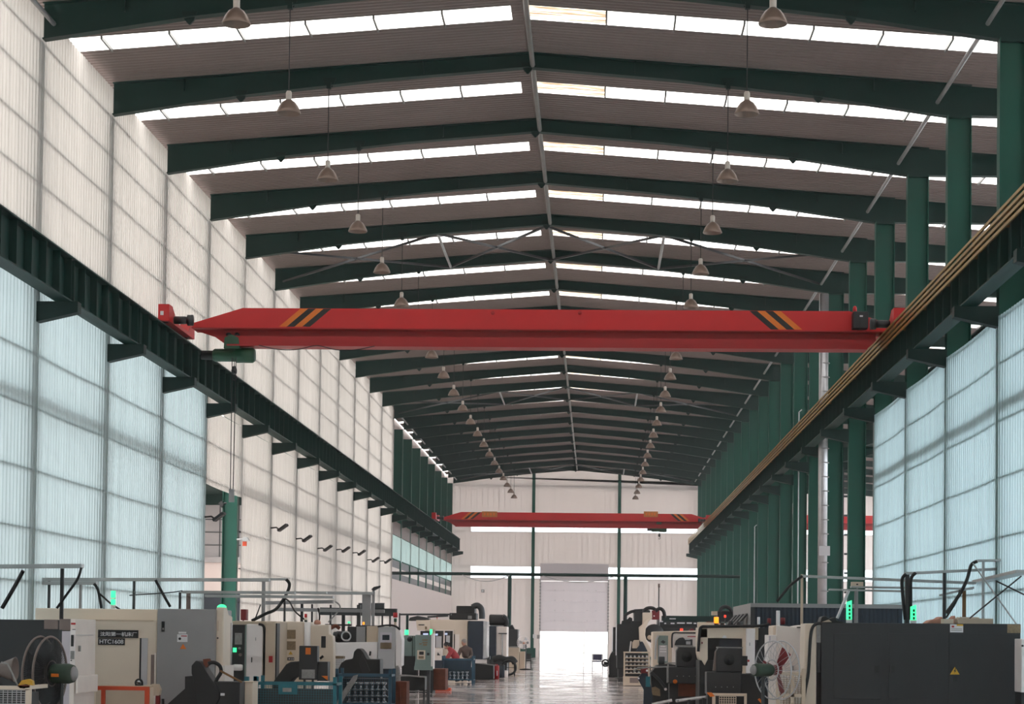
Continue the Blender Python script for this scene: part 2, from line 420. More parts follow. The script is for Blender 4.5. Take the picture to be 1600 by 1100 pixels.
# crane runway beams --------------------------------------------
for side,xb in (('left',XBL),('right',XBR)):
    t=thing('runway_beam','long dark green crane runway beam on brackets along the %s wall'%side,'crane beam',(xb,YSTART,ZB))
    ye=YEND-2.2
    MB().box(xb-.008,xb+.008,YSTART,ye,ZB,ZT).put('web','green_dark',t)
    MB().box(xb-.2,xb+.2,YSTART,ye,ZT-.03,ZT).put('top_flange','green_dark',t)
    MB().box(xb-.17,xb+.17,YSTART,ye,ZB,ZB+.03).put('bottom_flange','green_dark',t)
    MB().box(xb-.035,xb+.035,YSTART,ye,ZT+.001,ZT+.1).put('crane_rail','steel_dark',t)
    s=1 if xb<0 else -1
    n=0
    for k in range(-2,K1):
        for j in range(6):
            y=ky(k)+j
            for d in ((-.12,.12) if j==0 else (0,)):
                if y+d>ye: continue
                MB().box(xb+s*.01,xb+s*.16,y+d-.01,y+d+.01,ZB+.03,ZT-.03).put('stiffener','green_dark',t)
t=thing('side_runway_beam','green crane beam of the side bay, half hidden behind the right columns','crane beam',(9.55,YSTART,ZB))
MB().box(9.54,9.56,YSTART+1,YEND-2.2,ZB,ZT).put('web','green_dark',t)
MB().box(9.38,9.72,YSTART+1,YEND-2.2,ZT-.03,ZT).put('top_flange','green_dark',t); MB().box(9.38,9.72,YSTART+1,YEND-2.2,ZB,ZB+.03).put('bottom_flange','green_dark',t)
MB().box(9.51,9.58,YSTART+1,YEND-2.2,ZT,ZT+.12).put('crane_rail','steel_dark',t)
for k in range(K0+1,K1+1):
    Y=ky(k) if k<K1 else YEND-.5
    MB().prismY([(XR+.56,ZB-.01),(9.75,ZB-.01),(9.75,ZB-.22),(XR+.56,ZB-.5)],Y-.14,Y+.14).put('beam_bracket','bracket_green',t)
# gold conductor bars beside the right beam
t=thing('conductor_rail','gold conductor bars running along the right crane beam','conductor',(7.2,YSTART,ZT))
for i,(dx,dz) in enumerate(((0,.04),(-.0,-.08),(.0,-.2),(0,-.32))):
    MB().box(7.18,7.215,YSTART,YEND-4,ZT+dz-.03,ZT+dz+.03).put('conductor_bar','gold',t)
for i in range(0,40):
    y=YSTART+4+i*3
    if y<YEND-5: MB().box(7.215,7.31,y-.02,y+.02,ZT-.32,ZT+.06).put('insulator_bracket','wood_brown',t)

def haze():
    m=bpy.data.materials.new('dusty_air'); m.use_nodes=True; n=m.node_tree.nodes; l=m.node_tree.links
    n.remove(n['Principled BSDF']); v=n.new('ShaderNodeVolumeScatter'); v.inputs['Density'].default_value=.0009; v.inputs['Anisotropy'].default_value=.2
    v.inputs['Color'].default_value=(1,.99,.98,1); l.new(v.outputs[0],n['Material Output'].inputs['Volume'])
    o=MB().box(XL-.9,XN-.1,YSTART+.5,YEND-.5,.02,13.9).put('haze',m); o['kind']='structure'
haze()
# ------------------------------------------------------------ side walls of sheeting
def bulge(t,a=.06): return a*(1-(2*t-1)**2)
def wall_sheet(x,sgn,ya,yb,z0,z1,bl=.06,pitch=.22,amp=.02):
    b=MB(); n=round((yb-ya)/pitch); ys=[]
    for i in range(n):
        a=ya+(yb-ya)*i/n; d=(yb-ya)/n
        ys+=[(a,0),(a+d*.45,0),(a+d*.5,amp),(a+d*.95,amp)]
    ys.append((yb,0)); m=len(ys)
    v=[]
    for z in (z0,z1):
        for y,dz in ys: v.append((x+sgn*(bulge((y-ya)/(yb-ya),bl)+dz),y,z))
    b.add(v,[(j,j+1,m+j+1,m+j) for j in range(m-1)]); return b
def girt(x,sgn,ya,yb,z,h,off=.03,dep=.05,bl=.06):
    b=MB(); n=8
    for i in range(n):
        t0,t1=i/n,(i+1)/n; y0,y1=ya+(yb-ya)*t0,ya+(yb-ya)*t1
        xa,xb_=x+sgn*(bulge(t0,bl)+off),x+sgn*(bulge(t1,bl)+off)
        b.add([(xa,y0,z),(xb_,y1,z),(xb_,y1,z+h),(xa,y0,z+h),(xa+sgn*dep,y0,z),(xb_+sgn*dep,y1,z),(xb_+sgn*dep,y1,z+h),(xa+sgn*dep,y0,z+h)],
            [(0,1,2,3),(7,6,5,4),(0,4,5,1),(3,2,6,7)])
    return b
GL=[2.7,3.79,5.0,6.28,7.4,8.9,9.95,10.96,11.97,12.98,13.9]
wl=struct('wall_left')
for k in range(K0,12):
    ya,yb=ky(k),ky(k+1)
    low='blue_sheet' if k<3 else 'white_sheet'
    zs=[0,9.1 if k<3 else 8.45,14.62]
    if k==3: zs=[6.13,8.45,14.62]
    wall_sheet(XL,-1,ya,yb,zs[0],zs[1]).put('wall_panel',low,wl)
    wall_sheet(XL,-1,ya,yb,zs[1],zs[2],.02).put('wall_panel','white_sheet',wl)
    for z in GL:
        if k==3 and z<6.1: continue
        girt(XL,-1,ya,yb,z,.035,.024,bl=.06 if z<8 else .02).put('girt','green_dark',wl)
    if k!=3: girt(XL,-1,ya,yb,6.42,.2,.16,.1).put('girt','green_dark',wl)
MB().box(XL-.02,XL+.03,ky(12)-.06,ky(12)+.06,0,14.5).put('end_trim','white_clad',wl)
# k>=12: recessed outer wall
xo=-12.35
MB().box(xo-.1,xo,ky(12),YEND,0,4.9).put('wall_panel','white_clad',wl)
MB().box(xo-.1,xo,ky(12),YEND,8.2,14.8).put('wall_panel','roof_liner',wl)
MB().box(XL-.04,XL+.02,ky(12)+.2,YEND-.7,0,4.9).put('wall_panel','white_clad',wl)
MB().box(xo,XL-.1,ky(12)-.3,ky(12)-.25,0,14.8).put('return_panel','white_clad',wl)
for k in range(12,20):
    ya,yb=ky(k)+.2,(ky(k+1) if k<19 else YEND)-.2
    MB().box(XL-.07,XL-.05,ky(k),min(ky(k+1),YEND-.3),6.1,7.45).put('translucent_band','teal_band',wl)
    y1_=min(ky(k+1),YEND-.3)-.2
    MB().box(XL-.1,XL-.08,ya,y1_,7.5,8.3).put('dark_panel','brown_plate',wl)
    MB().box(XL-.12,XL-.1,ya,y1_,4.9,6.05).put('dark_glazing','steel_dark',wl)
    MB().box(XL-.09,XL-.07,ya+.5,y1_-.5,5.3,5.6).put('light_strip','cream_lt',wl)
    wn+=1; W=struct('window_%d'%wn,(xo,ya,5))
    MB().box(xo-.03,xo-.01,ya,yb,4.95,8.15).put('pane','window_glass',W)
    for zz in (4.92,5.95,8.15): MB().box(xo-.06,xo+.02,ya,yb,zz-.04,zz+.04).put('mullion','green_dark',W)
    for j in (0,.5,1): MB().box(xo-.06,xo+.02,ya+(yb-ya)*j-.04,ya+(yb-ya)*j+.04,4.95,8.15).put('mullion','green_dark',W)

wr=struct('wall_right')
GR=[2.7,3.79,4.99,6.14,7.3,8.2]
for k in range(K0,3):
    ya,yb=ky(k),ky(k+1)
    wall_sheet(XR-.02,1,ya,yb,0,8.3).put('wall_panel','blue_sheet_right',wr)
    for z in GR: girt(XR-.02,1,ya,yb,z,.04,.03).put('girt','green_dark',wr)
    girt(XR-.02,1,ya,yb,6.36,.2,.16,.1).put('girt','green_dark',wr)
MB().box(XR-.03,XR+.0,ky(3)-.05,ky(3)+.0,0,8.3).put('end_trim','galvanised',wr)
# unseen outer wall of the side bay, made clear glass to admit more daylight
wr=struct('wall_side_bay')
b=MB().box(XN,XN+.02,YSTART,YEND,1.2,13.4); b.put('added_glazing','window_glass',wr)
MB().box(XN,XN+.1,YSTART,YEND,0,1.2).put('outer_plinth','white_clad',wr)

# ------------------------------------------------------------ end wall with sectional door
wb=struct('wall_back')
def wbox(x0,x1,z0,z1,m='end_wall',nm='wall_panel'): return MB().box(x0,x1,YEND,YEND+.12,z0,z1).put(nm,m,wb)
DX0,DX1=-4.47,.97
wbox(-12.5,DX0,0,6.4); wbox(DX1,XN,0,6.4)
wbox(-12.5,-10.15,6.4,7.33); wbox(DX0,DX1,6.2,7.33); wbox(8.3,10,6.4,7.33)
wbox(-12.5,XN,7.33,10.15); wbox(-12.5,-10.15,10.15,11.1); wbox(8.3,10,10.15,11.1); wbox(-12.5,XN,11.1,13.9)
MB().prismY([(-12.5,13.9),(XN,13.9),(XN,ztop(XN)),(XC,ztop(XC)+.05),(-12.5,ztop(-12.5))],YEND,YEND+.12).put('wall_panel','end_wall',wb)
x=-12.4                      # standing seams of the cladding
seams=[]
b=MB()
while x<XN:
    for z0,z1 in ((.8,6.38),(7.36,10.1),(11.15,13.9)):
        if z0==.8 and DX0-.3<x<DX1+.3: continue
        b.box(x-.012,x+.012,YEND-.02,YEND,z0,z1)
    x+=.45
b.put('cladding_seams','end_wall',wb)['kind']='stuff'
MB().box(-12.4,DX0-.35,YEND-.06,YEND,.0,.78).put('dado','green_paint',wb)
MB().box(DX1+.35,8.1,YEND-.06,YEND,.0,.78).put('dado','green_paint',wb)
for x0,x1,z0,z1 in ((-10.15,-5.2,6.4,7.33),(-5.0,DX0+.1,6.4,7.33),(DX1-.05,1.7,6.4,7.33),(1.95,8.3,6.4,7.33),(-10.15,-5.2,10.15,11.1),(-5.0,1.7,10.15,11.1),(1.95,8.3,10.15,11.1),(10,17.5,6.4,7.33),(18,XN-.5,6.4,7.33),(10,17.5,10.15,11.1),(18,XN-.5,10.15,11.1)):
    wn+=1; W=struct('window_%d'%wn,(x0,YEND,z0))
    MB().box(x0,x1,YEND+.05,YEND+.07,z0,z1).put('pane','window_glass',W)
    MB().box(x0,x1,YEND-.02,YEND+.1,z0-.04,z0).put('window_sill','white_clad',W)
for x in (-5.1,1.82):
    t=thing('wind_post','green steel post on the end wall, %s of the shutter door'%('west' if x<0 else 'east'),'post',(x,YEND-.2,0),'end wall posts')
    MB().box(x-.13,x+.13,YEND-.26,YEND-.24,0,15.1).put('flange','green_paint',t)
    MB().box(x-.01,x+.01,YEND-.24,YEND-.06,0,15.1).put('web','green_paint',t)
    MB().box(x-.18,x+.18,YEND-.3,YEND-.02,0,.05).put('base_plate','green_dark',t)
D=struct('door_1',(DX0,YEND-.1,0))
zz=[2.13+i*.81 for i in range(6)]
for i in range(5): MB().box(DX0,DX1,YEND-.14,YEND-.09,zz[i]+.0005,zz[i+1]-.0005).put('door_section','door_sheet',D,bev=.01)
MB().box(DX0-.05,DX1+.02,YEND-.1,YEND-.02,6.22,7.62).put('door_head_panel','door_sheet',D,bev=.01)
for x in (DX0-.06,DX1+.0):
    MB().box(x,x+.06,YEND-.2,YEND-.1,0,6.3).put('door_track','galvanised',D)
    for i in range(16): MB().box(x-.03,x+.09,YEND-.24,YEND-.2,2.3+i*.26,2.38+i*.26).put('track_clip','grey_cab',D)
for i in range(5):
    for x in (-3.3,-2.6,-.7,.0): MB().box(x-.03,x+.03,YEND-.165,YEND-.14,zz[i]+.05,zz[i]+.12).put('hinge','grey_lt',D)
# yard outside the door
t=thing('yard_gate','pale metal gate post and bars in the bright yard outside the open door','gate',(-1.0,175,0))
MB().box(-1.06,-.98,175,175.1,-.2,2.6).put('gate_post','galvanised',t)
for z in (.3,1.2): MB().box(-2.2,.9,175.02,175.06,z,z+.05).put('gate_rail','galvanised',t)

# near end wall behind the photographer, with an open gate
wf=struct('wall_front')
for x0,x1,z0,z1 in ((-12.5,-5,0,5),(3,XN,0,5),(-12.5,XN,5,13.9)): MB().box(x0,x1,YSTART-.15,YSTART,z0,z1).put('wall_panel','end_wall',wf)
MB().prismY([(-12.5,13.9),(XN,13.9),(XN,ztop(XN)),(XC,ztop(XC)+.05),(-12.5,ztop(-12.5))],YSTART-.15,YSTART).put('wall_panel','end_wall',wf)
# annex seen through the opening in the left sheeting -------------
wx=struct('wall_annex')
MB().box(-19.6,-15.8,93,93.1,0,3.6).put('lower_panel','navy',wx)
MB().box(-19.6,-15.8,93,93.1,3.6,5.0).put('mid_panel','white_clad',wx)
MB().box(-19.6,-15.8,92.7,93.1,5.0,5.25).put('ledge','grey_lt',wx)
MB().box(-19.6,-15.8,93,93.1,5.25,7.7).put('upper_panel','grey_lt',wx)
for z in (5.8,6.4,7.0): MB().box(-19.6,-15.8,92.96,93,z,z+.04).put('joint_bar','steel_dark',wx)
for x in (-18.6,-17.7,-16.8,-19.5): MB().box(x,x+.04,92.95,93,5.25,7.7).put('joint_bar','steel_dark',wx)
MB().box(-19.6,-15.8,86,93.1,8.2,8.4).put('annex_ceiling','green_dark',wx)
MB().box(-19.7,-19.6,86,93.1,0,8.4).put('annex_side_panel','white_clad',wx)
MB().box(-19.6,-15.8,92.8,93,7.7,8.2).put('annex_beam','green_dark',wx)

# gantry pipe across the far part of the hall ----------------------
t=thing('pipe_gantry','dark green horizontal pipe crossing the far end of the hall on thin posts','pipe',(XC,113,5.2))
zz=P(900,899,113)[1]
MB().tube([(XL,113,zz+.02),(XR+.1,113,zz+.02)],.09,8).put('cross_pipe','bracket_green',t)
for px in (796,977):
    x=P(px,950,113)[0]; MB().tube([(x,113,0),(x,113,zz)],.11,8).put('pipe_post','green_dark',t)
for px0,px1 in ((848,960),(722,796)):
    p0=P(px0,900,112.9);p1=P(px1,899,112.9); pts=[]
    for i in range(9):
        s=i/8; pts.append((p0[0]+(p1[0]-p0[0])*s,112.9,zz-.05-.35*math.sin(PI*s)))
    MB().tube(pts,.03,6).put('sagging_hose','grey_lt',t)

# ------------------------------------------------------------ pendant lamps
def make_lamp(x,Y,z,label,grp):
    t=thing('pendant_lamp',label,'lamp',(x,Y,z),grp)
    MB().lathe([(.25,0),(.255,.02),(.235,.07),(.2,.15),(.14,.235),(.07,.28),(.065,.29),(.13,.23),(.19,.15),(.225,.07),(.25,0)],(x,Y,z),n=20).put('lamp_shade','lamp_shade',t)
    MB().lathe([(.0,.26),(.06,.27),(.062,.44),(.045,.47),(0,.47)],(x,Y,z),n=12).put('lamp_neck','lamp_neck',t)
    MB().lathe([(0,.09),(.05,.11),(.06,.17),(.035,.25)],(x,Y,z),n=12).put('bulb','label_white',t)
    MB().tube([(x,Y,z+.46),(x,Y,ztop(x)-.42)],.012,5).put('hanging_cable','cable',t)
    MB().box(x-.05,x+.05,Y-.05,Y+.05,ztop(x)-.52,ztop(x)-.38).put('hook_box','bracket_green',t)
    return t
for side,x,grp in (('left',-6.44,'left row of pendant lamps'),('right',2.98,'right row of pendant lamps')):
    first=None
    for k in range(-1,K1):
        lab='bell-shaped pendant lamp in the %s row, %s from the top of the photo'%(side,ORD[k+1])
        z=12.42
        if first is None: first=make_lamp(x,ky(k)-.1,z,lab,grp)
        else: copy_tree(first,loc=(x,ky(k)-.1,z),label=lab)
# ------------------------------------------------------------ builder for machines: measures taken from the photo, real depths
SHAPES={}
def M(name,label,cat,Y,parts,group=None,px=None,loc=None):
    """parts: (name, material, kind, geometry, front, back[, options]); front/back are distances from Y"""
    if px is not None: loc=(P(px,1000,Y)[0],Y,0)
    t=thing(name,label,cat,loc or (0,Y,0),group)
    made={}
    for q in parts:
        nm,m,kd,g,a,c=q[:6]; o=q[6] if len(q)>6 else {}
        Yf=Y+a; b=MB()
        pt=lambda x,y:(P(x,1000,Yf)[0],0.0) if y=='F' else P(x,y,Yf)
        if kd=='b':
            x0,y0,x1,y1=g
            xa,zt=pt(x0,y0); xb,_=pt(x1,y0); zb=pt(x0,y1)[1]
            b.box(xa,xb,Yf,Y+c,max(zb,0),zt)
        elif kd=='B':                    # several boxes joined in one part
            for x0,y0,x1,y1 in g:
                xa,zt=pt(x0,y0); xb,_=pt(x1,y0); zb=pt(x0,y1)[1]; b.box(xa,xb,Yf,Y+c,max(zb,0),zt)
        elif kd=='p': b.prismY([pt(*p_) for p_ in g],Yf,Y+c)
        elif kd=='c':
            x,z=pt(g[0],g[1]); r=g[2]/F*Yf; L=c-a
            b.lathe([(0,0),(r*.95,0),(r,.02),(r,L-.02),(r*.95,L),(0,L)],(x,Yf,z),'y',20)
        elif kd=='h':                    # horizontal cylinder across the hall: x0,x1,cy,r
            xa,z=pt(g[0],g[2]); xb,_=pt(g[1],g[2]); r=g[3]/F*Yf; e=min(.04,(xb-xa)*.2)
            b.lathe([(0,0),(r*.85,0),(r,e),(r,xb-xa-e),(r*.85,xb-xa),(0,xb-xa)],(xa,Yf+r,z),'x',20)
        elif kd=='v':                    # vertical cylinder: cx,y0,y1,r
            x,zt=pt(g[0],g[1]); zb=max(0,pt(g[0],g[2])[1]); r=g[3]/F*Yf
            b.lathe([(0,zb),(r,zb+.005),(r,zt-.005),(r*.7,zt),(0,zt)],(x,Yf+r,0),'z',14)
        elif kd=='t':
            pts=[]
            for i,p_ in enumerate(g):
                x,z=pt(p_[0],p_[1]); dy=(c-a)*i/(len(g)-1) if len(p_)<3 else p_[2]
                pts.append((x,Yf+dy,max(z,.02)))
            b.tube(smooth(pts) if o.get('smooth') else pts,o.get('r',.03),o.get('n',7))
        elif kd=='o':
            x,z=pt(g[0],g[1]); b.torus((x,Yf,z),g[2]/F*Yf,o.get('r',.02))
        elif kd=='g':                    # wire grid: x0,y0,x1,y1, columns, rows
            x0,y0,x1,y1,nc,nr=g; xa,zt=pt(x0,y0); xb,_=pt(x1,y0); zb=max(0,pt(x0,y1)[1]); wv=o.get('w',.008)
            for i in range(nc+1): x=xa+(xb-xa)*i/nc; b.box(x-wv/2,x+wv/2,Yf,Yf+wv,zb,zt)
            for i in range(nr+1): z=zb+(zt-zb)*i/nr; b.box(xa,xb,Yf+wv,Yf+2*wv,z-wv/2,z+wv/2)
        elif kd=='f': g(b,Yf,pt)
        par=made.get(o.get('of')) or t
        ob=b.put(nm,m,par,bev=o.get('bev',0),label=o.get('label'))
        if o.get('stuff'): ob['kind']='stuff'
        made[nm]=ob
    return t
def smooth(pts,n=5):
    pts=[Vector(p) for p in pts]; out=[]
    for i in range(len(pts)-1):
        p0=pts[max(i-1,0)];p1=pts[i];p2=pts[i+1];p3=pts[min(i+2,len(pts)-1)]
        for j in range(n):
            t=j/n; out.append(.5*((2*p1)+(p2-p0)*t+(2*p0-5*p1+4*p2-p3)*t*t+(3*p1-p0-3*p2+p3)*t**3))
    return out+[pts[-1]]
def text(s,x,z,Y,h,m,parent,width=None,name='lettering',bold=.0):
    cu=bpy.data.curves.new(name,'FONT'); cu.body=s; cu.size=1; cu.extrude=.002; cu.offset=bold
    to=bpy.data.objects.new('tmp_text',cu); COL.objects.link(to)
    dg=bpy.context.evaluated_depsgraph_get(); me=bpy.data.meshes.new_from_object(to.evaluated_get(dg)); bpy.data.objects.remove(to)
    xs=[v.co.x for v in me.vertices]; ys=[v.co.y for v in me.vertices]
    if not xs: return
    k=h/(max(ys)-min(ys)); kx=(width/(max(xs)-min(xs))) if width else k
    q=parent
    while q.parent:q=q.parent
    L=q.location
    for v in me.vertices:
        a,b_,c_=v.co; v.co=(x+(a-min(xs))*kx-L.x,Y-c_-.002-L.y,z+(b_-min(ys))*k-L.z)
    me.name=name; me.materials.append(MATS[m]); o=bpy.data.objects.new(name,me); COL.objects.link(o); o.parent=parent; return o
OF=lambda n,**k:dict(of=n,**k)

# ------------------------------------------------------------ cranes
def crane(Y,label,near):
    x0,x1=-10.95,7.4; zt,zm,zb=10.10,9.58,9.14
    t=thing('overhead_crane',label,'crane',((x0+x1)/2,Y,zb),None if near else 'far red cranes')
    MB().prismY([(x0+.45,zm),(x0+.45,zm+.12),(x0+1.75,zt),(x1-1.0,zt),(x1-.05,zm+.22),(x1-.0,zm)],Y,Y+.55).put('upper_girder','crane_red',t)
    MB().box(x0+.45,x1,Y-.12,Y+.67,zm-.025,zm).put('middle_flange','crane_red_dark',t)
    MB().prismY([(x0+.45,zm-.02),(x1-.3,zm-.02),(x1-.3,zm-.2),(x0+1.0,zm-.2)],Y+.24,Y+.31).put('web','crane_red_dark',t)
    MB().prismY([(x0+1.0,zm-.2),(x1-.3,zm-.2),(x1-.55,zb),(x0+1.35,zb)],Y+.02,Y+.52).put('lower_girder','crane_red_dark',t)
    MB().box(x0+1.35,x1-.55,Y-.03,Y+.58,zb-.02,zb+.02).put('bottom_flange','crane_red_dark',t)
    n=9
    for i in range(n): MB().box(x0+1.4+i*1.9,x0+1.5+i*1.9,Y-.04,Y,zm-.0,zm+.04).put('lug','crane_red',t)
    for s,x in ((1,x0),(-1,x1+.05)):       # end carriages
        MB().prismX([(Y-1.4,ZT+.12),(Y-1.4,zm+.38),(Y-1.0,zm+.38),(Y-.4,zm+.05),(Y+1.0,zm+.05),(Y+1.4,zm+.38),(Y+1.8,zm+.38),(Y+1.8,ZT+.12)],x-.14,x+.14).put('end_carriage','crane_red',t)
        for yy in (Y-1.1,Y+1.5): MB().lathe([(0,-.06),(.15,-.06),(.15,.06),(0,.06)],(x,yy,ZT+.25),'x',16).put('wheel','black',t)
        MB().lathe([(0,0),(.1,.01),(.1,.3),(.08,.34),(0,.34)],(x+(.16 if s>0 else -.5),Y-.9,zm+.05),'x',14).put('drive_motor','steel_dark',t)
        MB().lathe([(0,0),(.14,.01),(.14,.15),(0,.16)],(x+(.5 if s>0 else -.66),Y-.9,zm+.05),'x',14).put('gearbox','steel_dark',t)
    def stripes(px,sg):
        for i,m in enumerate(('crane_orange','stripe_black','crane_orange','stripe_black')):
            a=px+sg*i*.2
            MB().prismY([(a,zm+.04),(a+sg*.2,zm+.04),(a+sg*.2+sg*.55,zt-.01),(a+sg*.55,zt-.01)],Y-.006,Y).put('warning_stripe',m,t)
    stripes(x0+(2.7 if near else 1.75),1); stripes(x1-(2.2 if near else 1.1),-1)
    return t,(x0,x1,zt,zm,zb)
t,(x0,x1,zt,zm,zb)=crane(51.0,'near red overhead crane girder with black and orange stripes spanning the hall',True)
for px,py in ((770,489),(906,489)):
    x,z=P(px,py,51); MB().lathe([(0,-.03),(.05,-.03),(.05,0)],(x,51,z),'y',10).put('lifting_eye','crane_red_dark',t)
x,z=P(1343,514,50.8); MB().box(x-.18,x+.2,50.62,50.99,z,z+.42).put('control_box','char',t,bev=.015)
MB().lathe([(0,0),(.05,0),(.05,.12),(.03,.16),(0,.17)],(x-.12,50.8,z+.42),'z',12).put('beacon','lens_red',t)
MB().box(x-.02,x+.06,50.61,50.62,z+.28,z+.32).put('box_label','label_white',t)
x,z=P(273,512,50.6); MB().box(x0-.08,x0+.0,49.58,49.6,zm+.1,zm+.2).put('carriage_label','label_white',t)
pts=[(x0+2.2+i*.5,50.9,zb-.02-.12*abs(math.sin(i*1.05))) for i in range(7)]
MB().tube(smooth(pts),.012,5).put('festoon_cable','cable',t)
# hoist under it
def hoist(Y,px,label,near,k=1):
    x,z=P(px,553,Y) if near else P(px,827,Y)
    h=thing('electric_hoist',label,'hoist',(x,Y,z))
    L=.55*k
    MB().lathe([(0,-L),(.13*k,-L),(.17*k,-L+.05),(.17*k,L*.1),(.2*k,L*.12),(.2*k,L-.06),(.15*k,L),(0,L)],(x,Y+.25,z),'x',20).put('drum_housing','hoist_green',h)
    MB().lathe([(0,-L-.3*k),(.12*k,-L-.3*k),(.12*k,-L+.02)],(x,Y+.25,z),'x',16).put('motor','black',h)
    MB().prismY([(x-.22*k,z+.14*k),(x+.2*k,z+.14*k),(x+.16*k,z+.42),(x-.02,z+.5),(x-.2*k,z+.42)],Y-.05,Y+.12).put('trolley_plate','hoist_green',h)
    MB().prismY([(x-.22*k,z+.14*k),(x+.2*k,z+.14*k),(x+.16*k,z+.42),(x-.2*k,z+.42)],Y+.56,Y+.62).put('trolley_plate','hoist_green',h)
    for dx in (-.12,.1): MB().lathe([(0,-.03),(.07,-.03),(.07,.03),(0,.03)],(x+dx,Y+.1,z+.5),'y',12).put('trolley_wheel','steel_dark',h)
    xr=x+.02
    MB().tube([(xr,Y+.2,z-.15),(xr,Y+.2,z-.32)],.012,5).put('hoist_rope','cable',h)
    MB().lathe([(0,0),(.07,.02),(.08,.1),(.05,.2),(0,.22)],(xr,Y+.2,z-.5),'z',12).put('hook_block','steel_dark',h)
    MB().tube(smooth([(xr,Y+.2,z-.5),(xr+.07,Y+.2,z-.58),(xr,Y+.2,z-.66),(xr-.06,Y+.2,z-.6)]),.018,6).put('hook','steel_dark',h)
    return h,x,z
h,hx,hz=hoist(51.05,363,'dark green electric hoist hanging under the left end of the near red crane',True)
xa=P(365,600,51)[0]; 
MB().tube([(xa-.03,50.9,hz-.1),(xa-.02,50.9,P(365,765,51)[1])],.012,5).put('pendant_cable','cable',h)
MB().tube([(xa+.07,50.9,hz-.1),(xa+.05,50.9,P(365,765,51)[1])],.012,5).put('pendant_cable','cable',h)
MB().box(xa-.05,xa+.08,50.85,50.95,P(365,785,51)[1],P(365,765,51)[1]).put('pendant_control','grey_cab',h)
t,_=crane(135.0,'far red overhead crane with two gold plates on its girder, before the end wall',False)
for pa,pb in ((753,777),(1006,1028)):
    xa,za=P(pa,799,135); xb,zb_=P(pb,808,135)
    MB().box(xa,xb,134.98,135,zb_,za).put('name_plate','plate_gold',t)
    for i in range(4): MB().box(xa+.12+i*(xb-xa-.2)/4,xa+.12+(i+.6)*(xb-xa-.2)/4,134.97,134.98,zb_+.1,za-.1).put('plate_mark','orange_label',t)
hoist(135.1,1030,'small dark hoist hanging under the right end of the far red crane',False,.95)
c=copy_tree(t,loc=(17.6,135,t.location.z),label='red overhead crane in the side bay glimpsed between the right green columns'); c.scale=(.88,1,1)

# ------------------------------------------------------------ silver flexible duct by the right columns
x,zt_=P(1288,458,70.0); 
M('ventilation_duct','silver ribbed duct pipe standing beside a right green column','duct',69.9,[
 ('duct_pipe','duct','v',(1288.5,458,1000,7.4),0,.3),
 ('duct_rings','grey_cab','f',lambda b,Y,pt:[b.torus((P(1288.5,700,Y)[0],Y+.17,z*.5+.4),.172,.018,'z',18,4) for z in range(0,25)],0,.3,dict(stuff=True)),
 ('duct_patch','grey_lt','b',(1280,853,1297,868),-.02,.02)],px=1288)

M('cage_ladder','dark steel ladder standing between the right green columns beyond the silver duct','ladder',74.5,[
 ('ladder_rail','steel_dark','b',(1316,730,1319,'F'),0,.08),('ladder_rail','steel_dark','b',(1327,730,1330,'F'),0,.08)]
 +[('rung','steel_dark','b',(1319,834+i*30,1327,837+i*30),0,.06) for i in range(-3,4)],px=1323)
# conduits on right columns
n=0
for px,y0,y1,k in ((1246,640,990,7),(1238,800,990,8),(1218,830,990,9),(1180,855,960,12),(1160,860,960,13),(1178,820,960,11),(1126,900,960,17),(1110,905,960,18),(1310,800,935,6)):
    Y=ky(k)-.25; x,z0=P(px,y1,Y); _,z1=P(px,y0,Y); z0=0
    o=MB().tube([(x+.12,Y,z1),(x,Y,z1-.1),(x,Y,max(0,z0))],.03,6).put('conduit_pipe','galvanised')
    tag(o,'thin pale conduit pipe on the %s green column of the right row'%ORD[k],'pipe','conduit pipes on the right columns'); n+=1

# floodlights on the left wall
def flood(k,px,py,label):
    Y=ky(k)-.1; z=P(px,py,Y)[1]; x=XL
    t=thing('floodlight',label,'lamp',(x,Y,z),'wall floodlights')
    MB().tube([(x,Y,z),(x+.2,Y,z+.02),(x+.3,Y,z-.05)],.03,6).put('bracket_arm','black',t)
    MB().bar((x+.28,Y,z-.1),(x+.6,Y-.1,z+.12),.2,.08).put('lamp_head','black',t)
for k,px,py in ((5,430,825),(6,470,842),(7,503,857),(8,531,859),(9,557,864),(10,580,875),(11,600,877),(3,333,808)):
    flood(k,px,py,'black floodlight on an arm, at the %s post of the left sheeting'%ORD[k])
M('bracket_lamp','silver wall lamp with orange ballast beside the opening in the left sheeting','lamp',64.3,[
 ('lamp_arm','galvanised','t',[(370,843),(388,842)],0,0,dict(r=.03)),
 ('lamp_shade','galvanised','p',[(378,845),(380,839),(386,839),(389,845)],-.1,.1),
 ('ballast','orange_paint','b',(379,846,385,853),0,.12)],px=378)
M('hood_lamp','dark conical lamp on the green column inside the left opening','lamp',64.0,[
 ('lamp_arm','black','t',[(348,787),(354,786)],0,0,dict(r=.03)),
 ('lamp_shade','black','p',[(341,786),(347,782),(349,789),(346,793)],-.1,.1)],px=346)

